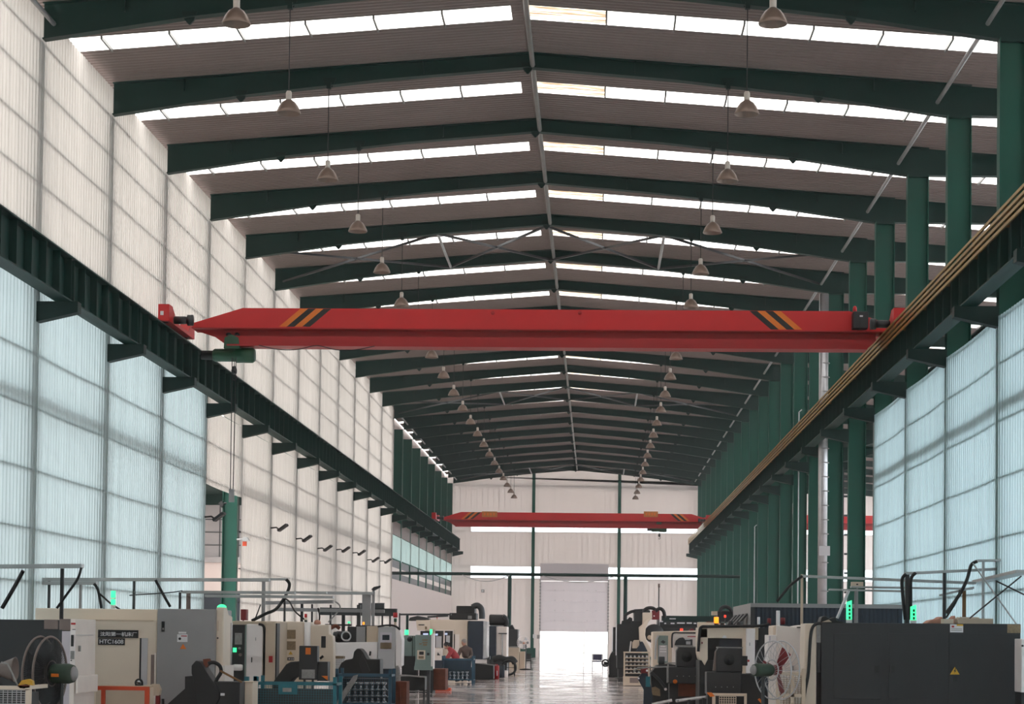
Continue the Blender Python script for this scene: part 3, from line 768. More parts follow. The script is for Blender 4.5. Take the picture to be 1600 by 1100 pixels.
# ------------------------------------------------------------ shipping container on the right
cx0=P(1173,960,50)[0]; cx1=P(1410,960,50)[0]
t=thing('site_container','dark blue ribbed container standing behind the right machines','container',((cx0+cx1)/2,50,0))
b=MB(); n=34; v=[]
for i in range(n):
    a=cx0+.05+(cx1-cx0-.1)*i/n; d=(cx1-cx0-.1)/n
    v+=[(a,0),(a+d*.3,0),(a+d*.5,.012),(a+d*.8,.012)]
v.append((cx1-.05,0)); m_=len(v)
b.add([(x,50.02+y,z) for z in (.15,2.5) for x,y in v],[(j,j+1,m_+j+1,m_+j) for j in range(m_-1)]); b.put('front_panel','navy',t)
MB().box(cx0,cx1,50,56.4,2.5,2.6).put('roof_frame','grey_cab',t)
MB().box(cx0,cx1,50,50.1,0,.15).put('base_rail','navy',t)
for x in (cx0,cx1-.1):
    MB().box(x,x+.1,50,50.12,.15,2.5).put('corner_post','dark_blue' if x>cx0 else 'steel_dark',t)
MB().box(cx0,cx0+.04,50.1,56.4,0,2.5).put('side_panel','grey_cab',t)
MB().box(cx0,cx1,56.3,56.4,0,2.5).put('back_panel','navy',t)
for i in range(4):
    y=50.9+i*1.3; MB().prismY([(cx0-.02,2.36),(cx0,2.32),(cx0-.3,1.98),(cx0-.33,2.01)],y,y+.8).put('vent_flap','black',t)

# ------------------------------------------------------------ galvanised cable trays above the machines
def tray(label,Y,rails,posts,hoses=(),th=.13,m='galvanised'):
    th*=.6
    cx=sum(r[0]+r[2] for r in rails)/(2*len(rails))
    parts=[]
    for x0,y0,x1,y1 in rails:
        def g(b,Yf,pt,x0=x0,y0=y0,x1=x1,y1=y1):
            xa,za=pt(x0,y0);xb,zb=pt(x1,y1); b.bar((xa,Yf+.1,za),(xb,Yf+.1,zb),.2,th); 
            b.bar((xa,Yf,za),(xb,Yf,zb),.015,th*1.25); b.bar((xa,Yf+.2,za),(xb,Yf+.2,zb),.015,th*1.25)
        parts.append(('tray_channel',m,'f',g,0,.2))
    for q in posts:
        x,y0,y1=q[:3]; mm=q[3] if len(q)>3 else 'steel_dark'; ww=q[4] if len(q)>4 else .05
        def g(b,Yf,pt,x=x,y0=y0,y1=y1,ww=ww):
            xa,za=pt(x,y0); zb=0; b.box(xa-ww/2,xa+ww/2,Yf+.08,Yf+.08+ww,max(0,zb),za)
        parts.append(('support_post',mm,'f',g,0,.2))
    for q in hoses:
        parts.append(('hanging_hose',q[1] if isinstance(q[1],str) else 'cable','t',q[0],-.03,.1,dict(r=q[2] if len(q)>2 else .03,smooth=True)))
    return M('cable_tray',label,'cable tray',Y,parts,'cable trays above the machines',px=cx)
BL='black'
tray('short perforated cable tray at the far left edge with a hose looping from its end',37.1,[(-15,885,127,884)],[(95,888,950,BL,.06)],
 [([(127,887),(120,905),(100,932),(86,950)],'cable',.025),([(36,892),(22,915),(0,950)],'cable',.04)],.1)
tray('long thin cable tray crossing in front of the left sheeting above the cream lathe',41.5,[(-15,905,420,906),(60,911,150,911)],[(75,906,950),(208,906,950),(124,911,950,'grey_cab')],
 [([(243,906),(252,925),(264,948)],'cable',.03),([(147,912),(152,922),(156,950)],'cable',.03),([(156,928),(172,943),(185,952)],'cable',.02)],.09)
tray('cable tray ending in a rusty bracket above the grey lathe door',42.6,[(283,925,460,926),(320,931,520,933)],[(280,925,950),(293,927,950,'brown_plate',.08)],
 [([(285,923),(262,926),(200,930)],'cable',.012)],.08)
tray('pale cable tray over the second lathe with a big curling black hose',48.7,[(395,905,447,905),(380,925,510,926)],[(411,906,972,'grey_cab',.08),(444,935,972)],
 [([(447,905),(452,912),(450,922),(442,937),(430,952),(414,959),(392,970)],'cable',.04),([(444,935),(452,940),(460,955),(475,968)],'cable',.02),([(407,945),(400,962),(396,968)],'cable',.015)],.07)
tray('double cable tray over the control cabinets with a dark underside',52.6,[(412,942,520,940),(430,952,600,955)],[(471,942,970,BL,.07),(487,944,975),(516,945,975),(560,945,1000,'steel_dark',.1)],
 [([(497,950),(499,965),(495,975)],'cable',.02),([(524,940),(531,950),(512,972)],'label_grey',.02)],.12,'grey_cab')
tray('tall goal-post tray with a small lamp above the white milling machine',52.3,[(470,926,583,927)],[(572,928,1005,'grey_cab',.22),(583,920,985,'grey_cab',.07)],(),.1)
tray('dark covered cable duct running over the far left machines',60,[(500,955,620,957),(560,948,600,948)],[(597,958,985),(609,958,985),(536,958,985,BL,.1)],(),.3,'steel_dark')
tray('thin dark tray rail above the far white milling machine',66,[(625,960,705,960),(668,964,700,962)],[(636,961,1000,'bracket_green',.08),(624,958,985)],(),.08,'steel_dark')
M('tray_lamp','small black spotlight on top of the tall goal-post tray','lamp',52.3,[
 ('lamp_head','black','p',[(580,921),(584,917),(594,915),(593,918),(584,923)],0,.2),('stem','black','t',[(583,921),(583,928)],.1,.1,dict(r=.02))],px=583)
tray('highest cable tray at the right edge above the big dark machine',40.3,[(1527,876,1620,874)],[(1538,878,975,'galvanised',.05)],
 [([(1527,877),(1518,883),(1512,905),(1500,930),(1480,958)],'cable',.035)],.06)
tray('perforated tray on two dark posts with paired hoses over the big dark machine',40.7,[(1415,896,1620,886)],[(1419,897,972,'steel_dark',.08),(1477,895,972,'steel_dark',.06)],
 [([(1416,897),(1410,906),(1412,935),(1416,968)],'cable',.035),([(1431,895),(1424,905),(1424,935),(1424,968)],'cable',.035)],.07)
tray('long low cable tray reaching left towards the container roof',41.5,[(1254,900,1525,911)],[(1254,897,945,'cream_dark',.05)],
 [([(1254,900),(1235,915),(1215,940)],'cable',.03)],.07)
tray('lower pair of cable trays in front of the right sheeting',42.3,[(1296,921,1420,924),(1330,917,1520,920)],[(1338,920,972,'grey_cab',.05)],(),.05)
tray('slanting cable tray on an amber wooden post at the right',43,[(1470,930,1522,918)],[(1508,922,972,'wood_brown',.07),(1560,905,985,'galvanised',.05)],
 [([(1500,921),(1495,940),(1480,965)],'cable',.02),([(1572,915),(1566,935),(1558,962)],'cable',.03)],.06)
t=thing('tray_run','cable tray run along the right sheeting towards the camera','cable tray',(7.2,46,3.2),'cable trays above the machines')
p0=P(1530,909,43); p1=P(1390,939,52)
MB().bar((P(1600,893,36)[0],36,P(1600,893,36)[1]),(p0[0],43,p0[1]),.3,.06).put('tray_channel','galvanised',t)
M('brace_rods','two thin crossed stay rods over the big dark machine','rod',37.3,[
 ('rod','steel_dark','t',[(1557,908),(1600,929)],0,0,dict(r=.015)),('rod','steel_dark','t',[(1596,900),(1515,966)],0,0,dict(r=.015)),
 ('rod','galvanised','t',[(1520,880),(1588,975)],0,0,dict(r=.015))],px=1560)
M('leaning_pole','white pole leaning from the top of the dark machine up to the trays','pole',39.5,[
 ('pole','label_white','t',[(1326,923),(1308,966)],0,0,dict(r=.03))],px=1315)
M('junction_box','pale junction box with a dark socket in front of the right opening','box',46,[('box_body','cream_dark','b',(1331,909,1349,918),0,.2),('socket','black','b',(1338,912,1341,914),-.01,0),('box_post','grey_cab','b',(1339,918,1341,'F'),.1,.16)],px=1340)
# ================================================================ machines, left side
def tri(nm,cx,cy,r,Yo,m='yellow_label'):
    return (nm,m,'p',[(cx-r,cy+r*.8),(cx+r,cy+r*.8),(cx,cy-r*.8)],Yo,Yo+.01)
M('machine_enclosure','charcoal machine enclosure at the far left edge with two brown plates on top','machine',34.5,[
 ('enclosure','char','b',(-60,967,96,'F'),0,1.9,dict(bev=.02)),
 ('side_frame','steel_dark','b',(92,984,97,'F'),-.02,.0),
 ('brown_plate','brown_plate','b',(69,968,91,983),-.012,0),('brown_plate','brown_plate','b',(93,967,110,985),-.012,.3),
 ('hinge','black','b',(95,1009,98,1011),-.04,-.02),('hinge','black','b',(95,1031,98,1033),-.04,-.02)],px=30)
M('control_cabinet','tall white control cabinet with black slot, between dark enclosure and cream lathe','cabinet',34.3,[
 ('cabinet_body','cream_lt','b',(110,967,118,'F'),0,1.42,dict(bev=.015)),
 ('side_panel','lilac','b',(97,986,110,'F'),.05,.9),
 ('edge_strip','white_paint','b',(110,984,118,1060),-.012,0),
 ('display_slot','black','b',(111,992,115,1010),-.03,-.012),('keypad','label_grey','b',(110,1017,116,1030),-.03,-.012),
 ('button','black','c',(111,1032,1),-.04,-.012),
 ('red_sticker','red_paint','b',(111,973,118,976),-.005,0),('maker_mark','char','b',(113,983,118,984.5),-.005,0),
 ('door_handle','label_grey','f',lambda b,Y,pt:b.box(P(118,1000,Y)[0],P(118,1000,Y)[0]+.03,Y+.2,Y+.26,1.35,1.45),0,.1),
 ('ledge_box','cream_lt','b',(118,1056,122,1084),-.05,1.35,dict(bev=.02)),('panel_line','grey_lt','f',lambda b,Y,pt:b.box(P(118,1000,Y)[0],P(118,1000,Y)[0]+.006,Y+.05,Y+1.2,1.63,1.64),0,.1)],px=130)
t=M('cnc_lathe','cream lathe with HTC1608 lettering and a large grey end door','machine',38.5,[
 ('rear_housing','cream','b',(55,950,246,'F'),.5,2.3,dict(bev=.02)),
 ('body','cream','b',(112,968,246,'F'),0,.6,dict(bev=.03)),
 ('front_panel','cream_dark','b',(150,1078,226,'F'),-.02,0),
 ('slide_gap','black','b',(218.5,997,221,'F'),-.015,0),('slide_cover','grey_lt','b',(221,997,231,'F'),-.01,0),
 ('side_slot','brown_plate','b',(236,1023,241,1071),-.012,0),('slot_edge','cream_lt','b',(241.5,1020,244,'F'),-.012,0),
 ('top_seam','cream_dark','b',(115,967.5,240,969),-.012,0),
 ('grey_door','grey_cab','b',(246,951,337,'F'),-.12,1.6,dict(bev=.02)),
 ('door_latch','black','b',(252.5,971,257,987),-.15,-.12),('latch_key','label_grey','b',(253.5,981,256,984),-.16,-.15),
 ('door_latch','black','b',(252.5,1092,256,1100),-.15,-.12),
 ('warning_sheet','label_white','b',(277,991,293,1003),-.126,-.12),('warning_title','label_white','b',(279,987,291,990),-.126,-.12),
 ('red_bar','red_paint','b',(283,993,292,994.5),-.13,-.126),('black_mark','char','c',(281,998,2),-.13,-.126),
 tri('warning_triangle',286,1010,5,-.13,'orange_label'),
 ('end_guard','cream','f',lambda b,Y,pt:b.prismX([(Y,0),(Y,2.2),(Y+.35,2.2),(Y+.55,2.06),(Y+.95,2.03),(Y+.95,0)],P(337,1000,Y)[0],P(349,1000,Y)[0]),0,.9,dict(bev=.03)),
 ('guard_sill','cream_lt','b',(337,1040,351,1066),-.08,.9),
 ('guard_slot','cream_dark','b',(340,970,341.5,986),-.01,0),('guard_lock','black','c',(340,997,1.3),-.02,0),
 ('guard_edge','steel_bright','f',lambda b,Y,pt:b.box(P(349,1000,Y)[0],P(349,1000,Y)[0]+.02,Y+.75,Y+.85,1.0,1.9),0,.1)],px=210)
for nm,s_,x0,x1,ya,yb,tx0,tx1,ty0,ty1 in (('name_plate','沈阳第一机床厂',153.5,216,984,997,157,214,987,994.5),('model_plate','HTC1608',153.5,195,997,1008,156,193,999,1006)):
    Y=38.49; xa,zt_=P(x0,ya,Y); xb,zb_=P(x1,yb,Y)
    o=MB().box(xa,xb,38.48,38.5,zb_,zt_).put(nm,'stripe_black',t)
    xa,zt_=P(tx0,ty0,Y); xb,zb_=P(tx1,ty1,Y)
    text(s_,xa,zb_,38.478,zt_-zb_,'label_white',o,width=xb-xa,bold=.008)
M('signal_tower','glowing green signal tower on the cream lathe','signal light',40.2,[
 ('tower_base','label_white','v',(176,945,951,3.6),0,.1),('green_lens','led_green','v',(176,923,934,3.8),0,.1),('collar','label_white','v',(176,934,936,4),0,.1),
 ('green_lens','led_green','v',(176,936,945,3.7),0,.1)],loc=(P(176,945,40.2)[0],40.2,P(176,951,40.2)[1]))
M('beacon_dome','small green beacon dome on the corner of the cream lathe','signal light',39.3,[('dome','led_green','f',lambda b,Y,pt:b.lathe([(.1,0),(.09,.05),(.05,.08),(0,.09)],(P(345,951,Y)[0],Y+.1,P(345,951,Y)[1]),'z',12),0,.1)],loc=(P(345,951,39.3)[0],39.3,P(345,951,39.3)[1]))
M('work_table','orange steel frame table in front of the cream lathe','table',36.0,[
 ('top_rail','orange_paint','b',(150,1072,233,1078),0,.06),('top_rail','orange_paint','b',(150,1072,233,1078),.9,.96),
 ('table_leg','orange_paint','b',(226,1078,233,'F'),0,.06),('table_leg','orange_paint','b',(158,1078,164,'F'),0,.06),
 ('table_leg','orange_paint','b',(226,1078,232,'F'),.9,.96),('table_leg','orange_paint','b',(158,1078,164,'F'),.9,.96),
 ('table_plate','cream_dark','b',(150,1071,233,1073),.06,.9)],px=192)
M('dial_gauge','small round black dial gauge lying on the orange table','gauge',36.3,[
 ('dial_ring','black','o',(217,1067,5.2),0,0,dict(r=.02)),('dial_face','steel_bright','c',(216,1065,3.6),-.01,.02),('gauge_foot','black','b',(211,1069,221,1071.5),-.06,.08)],loc=(P(217,1071,36.3)[0],36.3,P(217,1071.5,36.3)[1]))
M('spare_bracket','beige bracket standing on a red post beside the orange table','bracket',36.4,[
 ('post','dark_red','b',(243,1086,249,'F'),0,.1),('bracket_head','cream_dark','p',[(236,1069),(246,1069),(250,1078),(248,1087),(240,1087),(240,1075)],-.02,.15)],px=246)
M('chip_conveyor','black angled chip conveyor with a looped hose in front of the grey door','conveyor',36.8,[
 ('conveyor_arm','black','p',[(299,1040),(306,1032),(312,1034),(344,1082),(343,1092),(322,'F'),(310,'F'),(302,1062),(299,1052)],0,.5,dict(bev=.02)),
 ('chute','black','p',[(289,1057),(302,1056),(316,1100),(316,'F'),(250,'F'),(262,1100),(289,1076)],.1,.7),
 ('motor_box','black','b',(332,1065,375,'F'),.05,.6,dict(bev=.02)),('small_label','label_white','b',(344,1083,351,1087),.04,.05),
 ('hose_loop','cable','t',[(325,1037),(333,1035),(342,1040),(344,1050),(338,1060),(334,1068)],-.05,.1,dict(r=.035,smooth=True)),
 ('strap','wood_brown','t',[(344,1048),(357,1055),(378,1066)],-.1,-.1,dict(r=.02)),
 ('valve','rust','p',[(317,1030),(326,1029),(330,1036),(322,1043),(318,1038)],.1,.25)],px=320)
M('storage_box','beige steel box wedged between the black conveyor and the teal bin','box',37.5,[('box_body','cream','b',(376,1066,395,'F'),0,.6,dict(bev=.015)),('box_lid','cream_dark','b',(376,1065,395,1067),-.01,.6)],px=385)
# second lathe
M('cnc_lathe','lathe with a plain white sliding door and dark opening, behind the grey end door','machine',44,[
 ('rear_frame','cream_dark','b',(363,970,433,'F'),.5,2.0,dict(bev=.02)),
 ('opening','char','b',(362,976,384,1066),.25,.5),('instruction_plate','label_grey','b',(367,989,378,1007),.22,.25),
 ('indicator','led_green','b',(364,1012,369,1019),.2,.25),('knob','label_grey','c',(374,1013,2),.18,.25),('knob','brown_plate','c',(375,1023,2.4),.18,.25),
 ('spindle','white_paint','h',(363,378,1043,5),-.1,.2),
 ('sliding_door','white_paint','b',(385,975,411,'F'),0,.25,dict(bev=.03)),('door_mark','label_grey','b',(399,996,400,1001),-.01,0),('door_handle','black','b',(392.5,1027,393.8,1035),-.03,0),
 ('door_edge','machine_green','b',(383,977,385,1064),-.02,.1),
 ('hose','cable','t',[(404,975),(411,978),(413,990),(412,1030),(412,1062)],-.02,.1,dict(r=.03,smooth=True)),
 ('side_cabinet','cream_dark','b',(415,972,430,'F'),-.1,.6,dict(bev=.02)),('red_label','red_paint','b',(420,1025,426,1035),-.11,-.1),
 ('cabinet_gap','black','b',(430,974,433,'F'),.0,.4)],px=395)
M('fire_box','dark red box behind the second lathe, in front of the green opening column','box',47,[('box_body','dark_red','b',(376,952,384.5,969),0,.3,dict(bev=.01)),('box_post','steel_dark','b',(379,969,381,'F'),.1,.16)],px=380)
# third machine
M('machining_cabinet','cream machine cabinet with two brown notice plates and a red sticker','machine',46.5,[
 ('cabinet_body','cream','b',(433,971,475,'F'),0,1.8,dict(bev=.02)),
 ('notice_plate','label_brown','b',(448,984,462,998),-.012,0),('notice_plate','label_brown','b',(448,1002,462,1015.5),-.012,0),
 tri('warning_triangle',454,1020,3.4,-.01),('red_label','red_paint','b',(437,1025,442,1035),-.01,0),('black_label','stripe_black','b',(449,1027,459.5,1032),-.01,0),
 ('label_text','label_white','B',[(451,1028.5,453,1030.5),(454.5,1028.5,455.5,1031),(457,1028.5,458.5,1031)],-.013,-.01),
 ('corner_column','white_paint','v',(480,972,1064,5),-.1,.3),
 ('door_body','cream','p',[(484,977),(514,976),(514,991),(520,994),(521,1004),(521,1064),(484,1064)],.0,.4,dict(bev=.02)),
 ('door_window','char','b',(502,994,509,1012),-.012,0),('lever','black','t',[(500,1029),(505,1025)],-.1,-.1,dict(r=.03)),
 ('black_seam','cable','t',[(433,974),(432,1010),(432,1060)],-.02,-.02,dict(r=.025))],px=478)
M('signal_tower','red over white signal tower on the cream cabinet with notice plates','signal light',47,[('red_lens','lens_red','v',(477.5,959,965,2.3),0,.1),('white_lens','cream','v',(477.5,965,969,2.3),0,.1),('tower_base','bracket_green','v',(477.5,969,972,2.4),0,.1)],loc=(P(477,972,47)[0],47,P(477,972,47)[1]))
M('bundled_cloth','orange-pink cloth bundle on top of the cream machine','cloth',47,[('cloth','pink_tarp','f',lambda b,Y,pt:b.lathe([(0,0),(.08,.01),(.085,.05),(.06,.1),(0,.12)],(P(495,976,Y)[0],Y+.1,P(495,976,Y)[1]),'z',10),0,.1)],loc=(P(495,976,47)[0],47,P(495,976,47)[1]))
M('conveyor_control','charcoal control box with orange label on a black chip conveyor','conveyor',42.5,[
 ('control_box','char','b',(467.5,1009,496,1062),0,.3,dict(bev=.015)),
 ('orange_label','orange_label','b',(477.5,1012,485.5,1022.5),-.008,0),('rating_plate','label_grey','b',(471.5,1046,492,1060),-.008,0),
 ('conveyor_arm','black','p',[(425,1068),(447,1038),(454,1034),(468,1033),(468,1056),(459,1060),(452,1068),(440,1078),(425,1078)],.1,.6,dict(bev=.02)),
 ('side_box','char','b',(496,1034,512,1064),.1,.5),
 ('orange_tab','orange_label','p',[(502,1056),(512,1056),(512,1063)],.08,.1),
 ('box_leg','steel_dark','B',[(474,1062,477,'F'),(487,1062,490,'F')],.1,.18),('base','black','b',(428,1076,512,'F'),.2,.7)],px=480)
# white milling machine
M('milling_machine','low white milling machine with an open dark chuck and grey cabinets','machine',50.5,[
 ('bed','white_paint','p',[(514,990),(519,993),(521,1004),(590,1003),(590,'F'),(514,'F')],0,1.6,dict(bev=.02)),
 ('chuck','black','h',(523,545,995,9),.3,.8),('chuck_ring','steel_bright','o',(541,994,7),.25,.25,dict(r=.025)),
 ('chuck_bar','steel_dark','h',(520,528,993,6),.25,.5),
 ('dark_cabinet','char','b',(543,979,557,1004),.35,1.2),('grey_cabinet','grey_cab','b',(557,979,571,1004),.3,1.2,dict(bev=.01)),
 ('grey_cabinet','cream_dark','b',(573,978,592,1004),.3,1.2,dict(bev=.01)),('back_bar','black','B',[(508,975,549,977.5),(556,977,592,979)],.5,.6),
 ('coolant_pipe','rust','t',[(512,977),(517,981),(524,978),(530,982)],.4,.5,dict(r=.05,smooth=True)),
 ('lever','black','t',[(578,1024),(579,1018)],-.06,-.1,dict(r=.025))],px=552)
M('parts_crate','white wire crate with small boxes in front of the low milling machine','crate',49.4,[
 ('crate_top','label_brown','b',(513,1025,536,1029),0,.4),('wire_grid','label_white','g',(514,1029,535,1052,8,6),0,.02,dict(w=.012,stuff=True)),
 ('crate_body','grey_lt','b',(514,1030,535,'F'),.05,.4)],px=525)
M('chip_conveyor','black humped chip conveyor in front of the white milling machine','conveyor',48,[
 ('hood','black','p',[(524,1054),(533,1036),(540,1031),(551,1029),(553,1018),(558,1013),(563,1014),(568,1020),(573,1030),(594,1030),(594,1058),(524,1058)],0,.7,dict(bev=.03)),
 ('hood_panel','char','p',[(566,1022),(572,1034),(578,1048),(568,1056),(560,1036)],-.03,0),('base','black','b',(526,1057,594,'F'),.1,.7)],px=560)
M('control_cabinet','light grey control cabinet with dark screen and keypad beside the low milling machine','cabinet',50.6,[
 ('cabinet_body','grey_lt','b',(591,979,618,1045),-.2,.4,dict(bev=.015)),('bezel','lilac','b',(594,988,612,1016),-.21,-.2),
 ('screen','screen','b',(597.5,992,608.5,1000),-.22,-.21),('keypad','label_brown','g',(595,1004.5,611,1013.5,9,4),-.23,-.21,dict(w=.02)),
 ('side_cover','white_paint','p',[(618,980),(625,984),(628,1000),(627,1040),(618,1045)],-.2,.5,dict(bev=.02)),
 ('cabinet_stand','navy','b',(593,1045,617,'F'),-.1,.3),('cable_bundle','label_grey','t',[(620,1040),(622,1055),(620,1066)],-.15,-.1,dict(r=.07,smooth=True)),
 ('top_hose','cable','t',[(590,979),(605,977),(617,978),(625,984)],-.22,-.2,dict(r=.025,smooth=True))],px=606)
def balls(px,Y,items,label,cat='signal light'):
    zb=P(px,items[-1][2],Y)[1]
    it0=items[-1]; items=list(items[:-1])+[(it0[0],it0[1],it0[2]+10,it0[3],it0[4])]
    parts=[('lens_%s'%c_ if c_!='base' else 'tower_base',m,'v',(px,y0,y1,r),0,.1) for c_,m,y1,y0,r in [(i[0],i[1],i[2],i[3],i[4]) for i in items]]
    return M('signal_tower',label,cat,Y,parts,loc=(P(px,zb,Y)[0],Y,zb))
balls(617.5,50.7,[('red','lens_red',965,957,3.6),('green','hoist_green',972,966,2.4),('base','cream_dark',980,972,2)],'dull red and green signal tower over the light grey control cabinet')
balls(635,58.9,[('green','led_green',992,984,3.2),('base','label_grey',994,992,2)],'round glowing green lamp above the green-grey machine')
balls(673.5,58.8,[('green','led_green',992,983,2),('base','label_grey',994,992,1.5)],'narrow glowing green signal lamp next to the twin machine windows')
balls(545,51.1,[('green','led_green',974,971,2),('base','label_grey',979,974,1.5)],'tiny green lamp on the dark bar behind the open chuck')
balls(568,51.1,[('orange','led_orange',976,972,1.6),('base','label_grey',979,976,1.5)],'tiny orange lamp behind the goal-post tray')
# green grey machine
M('turning_center','green-grey machine with a hanging control panel and dark base','machine',58.5,[
 ('left_cabinet','machine_green','b',(628,993,649,1026),.2,1.2,dict(bev=.02)),('vent_fan','char','c',(640,999,4),.17,.2),('cabinet_seam','bracket_green','b',(644,994,645,1026),.18,.2),
 ('dark_base','black','b',(628,1025,650,'F'),.1,1.0),
 ('control_panel','machine_green','p',[(649,992),(675,992),(676,1046),(647,1046),(649,1030)],-.1,.5,dict(bev=.02)),
 ('panel_edge','white_paint','b',(674,990,678,1045),-.12,.3),
 ('plate_group','label_brown','B',[(660,999,668,1001),(660,1003,668,1005),(655,1005,659,1007),(661,1006,667,1009)],-.12,-.1),
 ('screen_bezel','cream','b',(652,1016,664.5,1030.5),-.12,-.1),('screen','stripe_black','b',(655,1018,662,1023),-.13,-.12),('keypad','label_brown','b',(654,1025,662,1029),-.13,-.12),
 ('socket','char','b',(667,1020,671,1024),-.12,-.1),('panel_foot','machine_green','b',(647,1041,676,1047),-.16,-.1),
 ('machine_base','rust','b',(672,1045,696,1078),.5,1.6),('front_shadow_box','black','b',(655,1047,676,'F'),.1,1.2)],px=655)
M('tool_trolley','black trolley with open tray in front of the green-grey machine','trolley',48,[
 ('tray','black','b',(626,1057,664,1078),0,.6),('tray_rim','label_grey','t',[(624,1055),(640,1056),(665,1058)],-.02,-.02,dict(r=.02)),
 ('trolley_leg','steel_dark','b',(661,1078,664,'F'),0,.05),('trolley_leg','steel_dark','b',(628,1078,631,'F'),0,.05),('trolley_leg','steel_dark','b',(661,1078,664,'F'),.55,.6),
 ('lower_rail','label_grey','b',(628,1079,666,1081),0,.04)],px=645)
M('support_post','dark brown steel post standing by the black trolley','post',47.5,[('post','steel_dark','b',(667,1047,672,'F'),0,.1),('foot_plate','steel_dark','b',(664,1099,675,'F'),-.05,.15)],px=669)
M('scrap_box','rusty brown steel box standing in the aisle beside the blue bin','box',45.5,[
 ('box_body','rust','b',(615.5,1065,635.5,'F'),0,.7,dict(bev=.01)),('box_rib','rust','b',(624,1066,626,'F'),-.02,0)],px=625)
M('orange_skid','flat orange-red skid lying on the floor beside the aisle','skid',61,[('skid_plate','orange_paint','b',(673,1075,704,1081),0,.5)],px=688)
# far white machine with two windows
M('machining_center','large cream machining centre with twin black windows behind the worker','machine',75,[
 ('body','cream','b',(664,968,731,'F'),0,2.6,dict(bev=.03)),('head_block','cream','p',[(650,969),(670,969),(672,985),(652,985)],-.3,.4),
 ('head_slot','black','b',(654,975.5,663,977),-.32,-.3),('head_vent','label_brown','b',(664,979,667,983),-.32,-.3),
 ('black_visor','stripe_black','b',(657,986,674,992),-.34,-.2),('visor_screen','screen_lit','b',(661,989.5,669,992),-.36,-.34),
 ('left_window','stripe_black','b',(680,985.5,693,1012),-.03,0),('right_window','stripe_black','b',(695,985.5,707.5,1014),-.03,0),
 ('window_frame','cream_lt','B',[(678.5,984,680,1014),(693,984,695,1014),(707.5,984,709,1014),(678.5,984,709,985.5)],-.06,0),
 ('lit_screen','screen_lit','b',(680.5,990,684,993),-.05,-.03),('lit_screen','screen_lit','b',(695,989,699,992),-.05,-.03),
 ('hanging_sheet','grey_lt','b',(681,994,690,1012),-.05,-.03),('hanging_sheet','grey_lt','b',(697,993,703,1004),-.05,-.03),
 ('door_gap','black','b',(709.2,991,710.3,1014),-.04,0),('side_door','cream_lt','b',(711,991,718,1022),-.02,0),
 ('lower_panel','cream_lt','b',(678.5,1013,691.5,1033),-.4,-.1,dict(bev=.02)),('vise','char','p',[(684,1019),(686,1022),(688,1024),(683,1024)],-.45,-.4),
 ('black_back','navy','b',(731.5,970,755,1030),-.2,2.4,dict(bev=.02)),('polished_edge','steel_bright','b',(755.5,971,761,1028),-.1,1.5)],px=700)
M('exhaust_unit','black exhaust fan box with a curved hose on top of the cream machining centre','ventilator',76,[
 ('lower_box','black','b',(702,957.5,744,968),0,1.2,dict(bev=.03)),('upper_box','black','b',(713,946.5,742,958),0,1.0,dict(bev=.03)),
 ('curved_hose','steel_dark','t',[(738,949),(745,946),(751,950),(753,958),(753,967)],.1,.1,dict(r=.12,smooth=True)),('duct_box','label_grey','b',(731,962,737,967),-.1,.1)],loc=(P(722,968,76)[0],76,P(722,968,76)[1]))
M('old_hood','grey crumpled tarpaulin heap on a far machine roof','cover',75.0,[('tarpaulin','steel_dark','p',[(638,970),(640,965),(652,962),(662,964),(670,966),(672,970)],0,.8,dict(bev=.04))],loc=(P(655,970,75)[0],75,P(655,970,75)[1]))
balls(683,75.5,[('red','lens_red',966,961,.9),('base','cream_dark',968,966,1)],'tiny red signal light on the far cream machining centre')
# worker and blue bin
def bin_(label,Y,x0,x1,yt,m,posts,rows,cat='bin',name='wire_bin',extra=()):
    xa=P(x0,1050,Y)[0]; xb=P(x1,1050,Y)[0]; zt=P(x0,yt,Y)[1]; D=.9
    t=thing(name,label,cat,((xa+xb)/2,Y,0),'stacked mesh bins by the aisle')
    for x in (xa,xb-.07):
        for y in (Y,Y+D): MB().box(x,x+.07,y,y+.06,0,zt+posts).put('corner_post',m,t)
    for y in (Y,Y+D):
        MB().box(xa,xb,y,y+.04,zt-.05,zt).put('top_rail',m,t); MB().box(xa,xb,y,y+.04,.12,.17).put('bottom_rail',m,t)
    for x in (xa,xb-.05): MB().box(x,x+.04,Y,Y+D,zt-.05,zt).put('side_rail',m,t)
    MB().box(xa,xb,Y,Y+D,.13,.15).put('bin_floor',m,t)
    b=MB(); n=int((xb-xa)/.05)
    for i in range(n+1): x=xa+(xb-xa)*i/n; b.box(x-.003,x+.003,Y+.012,Y+.018,.15,zt-.03)
    z=.2
    while z<zt-.05: b.box(xa,xb,Y+.018,Y+.024,z,z+.006); z+=.05
    b.put('wire_mesh',m,t)['kind']='stuff'
    return t,xa,xb,zt,D
t,xa,xb,zt_,D_=bin_('teal mesh bin with a teal plate on its side, at the bottom of the picture',39.5,396,526,1066,'teal_paint',.12,0)
x0,z0=P(434,1085,39.4); x1,z1=P(464,1067,39.4); MB().box(x0,x1,39.45,39.5,z0,z1).put('teal_plate','teal_paint',t)
x0,z0=P(441,1081,39.4); x1,z1=P(455,1075,39.4); MB().box(x0,x1,39.44,39.45,z0,z1).put('worn_label','label_grey',t)
MB().box(xa+.1,xb-.1,39.6,40.3,.15,zt_-.35).put('scrap_load','rust',t)
MB().box(xa+.06,xb-.06,39.55,39.58,.15,zt_-.12).put('back_screen','steel_dark',t)
for px in (384,399):
    x0,z0=P(px,1066,39.4); MB().box(x0-.05,x0+.04,39.5,39.58,z0-.1,z0+.11).put('stacking_tab','teal_paint',t)
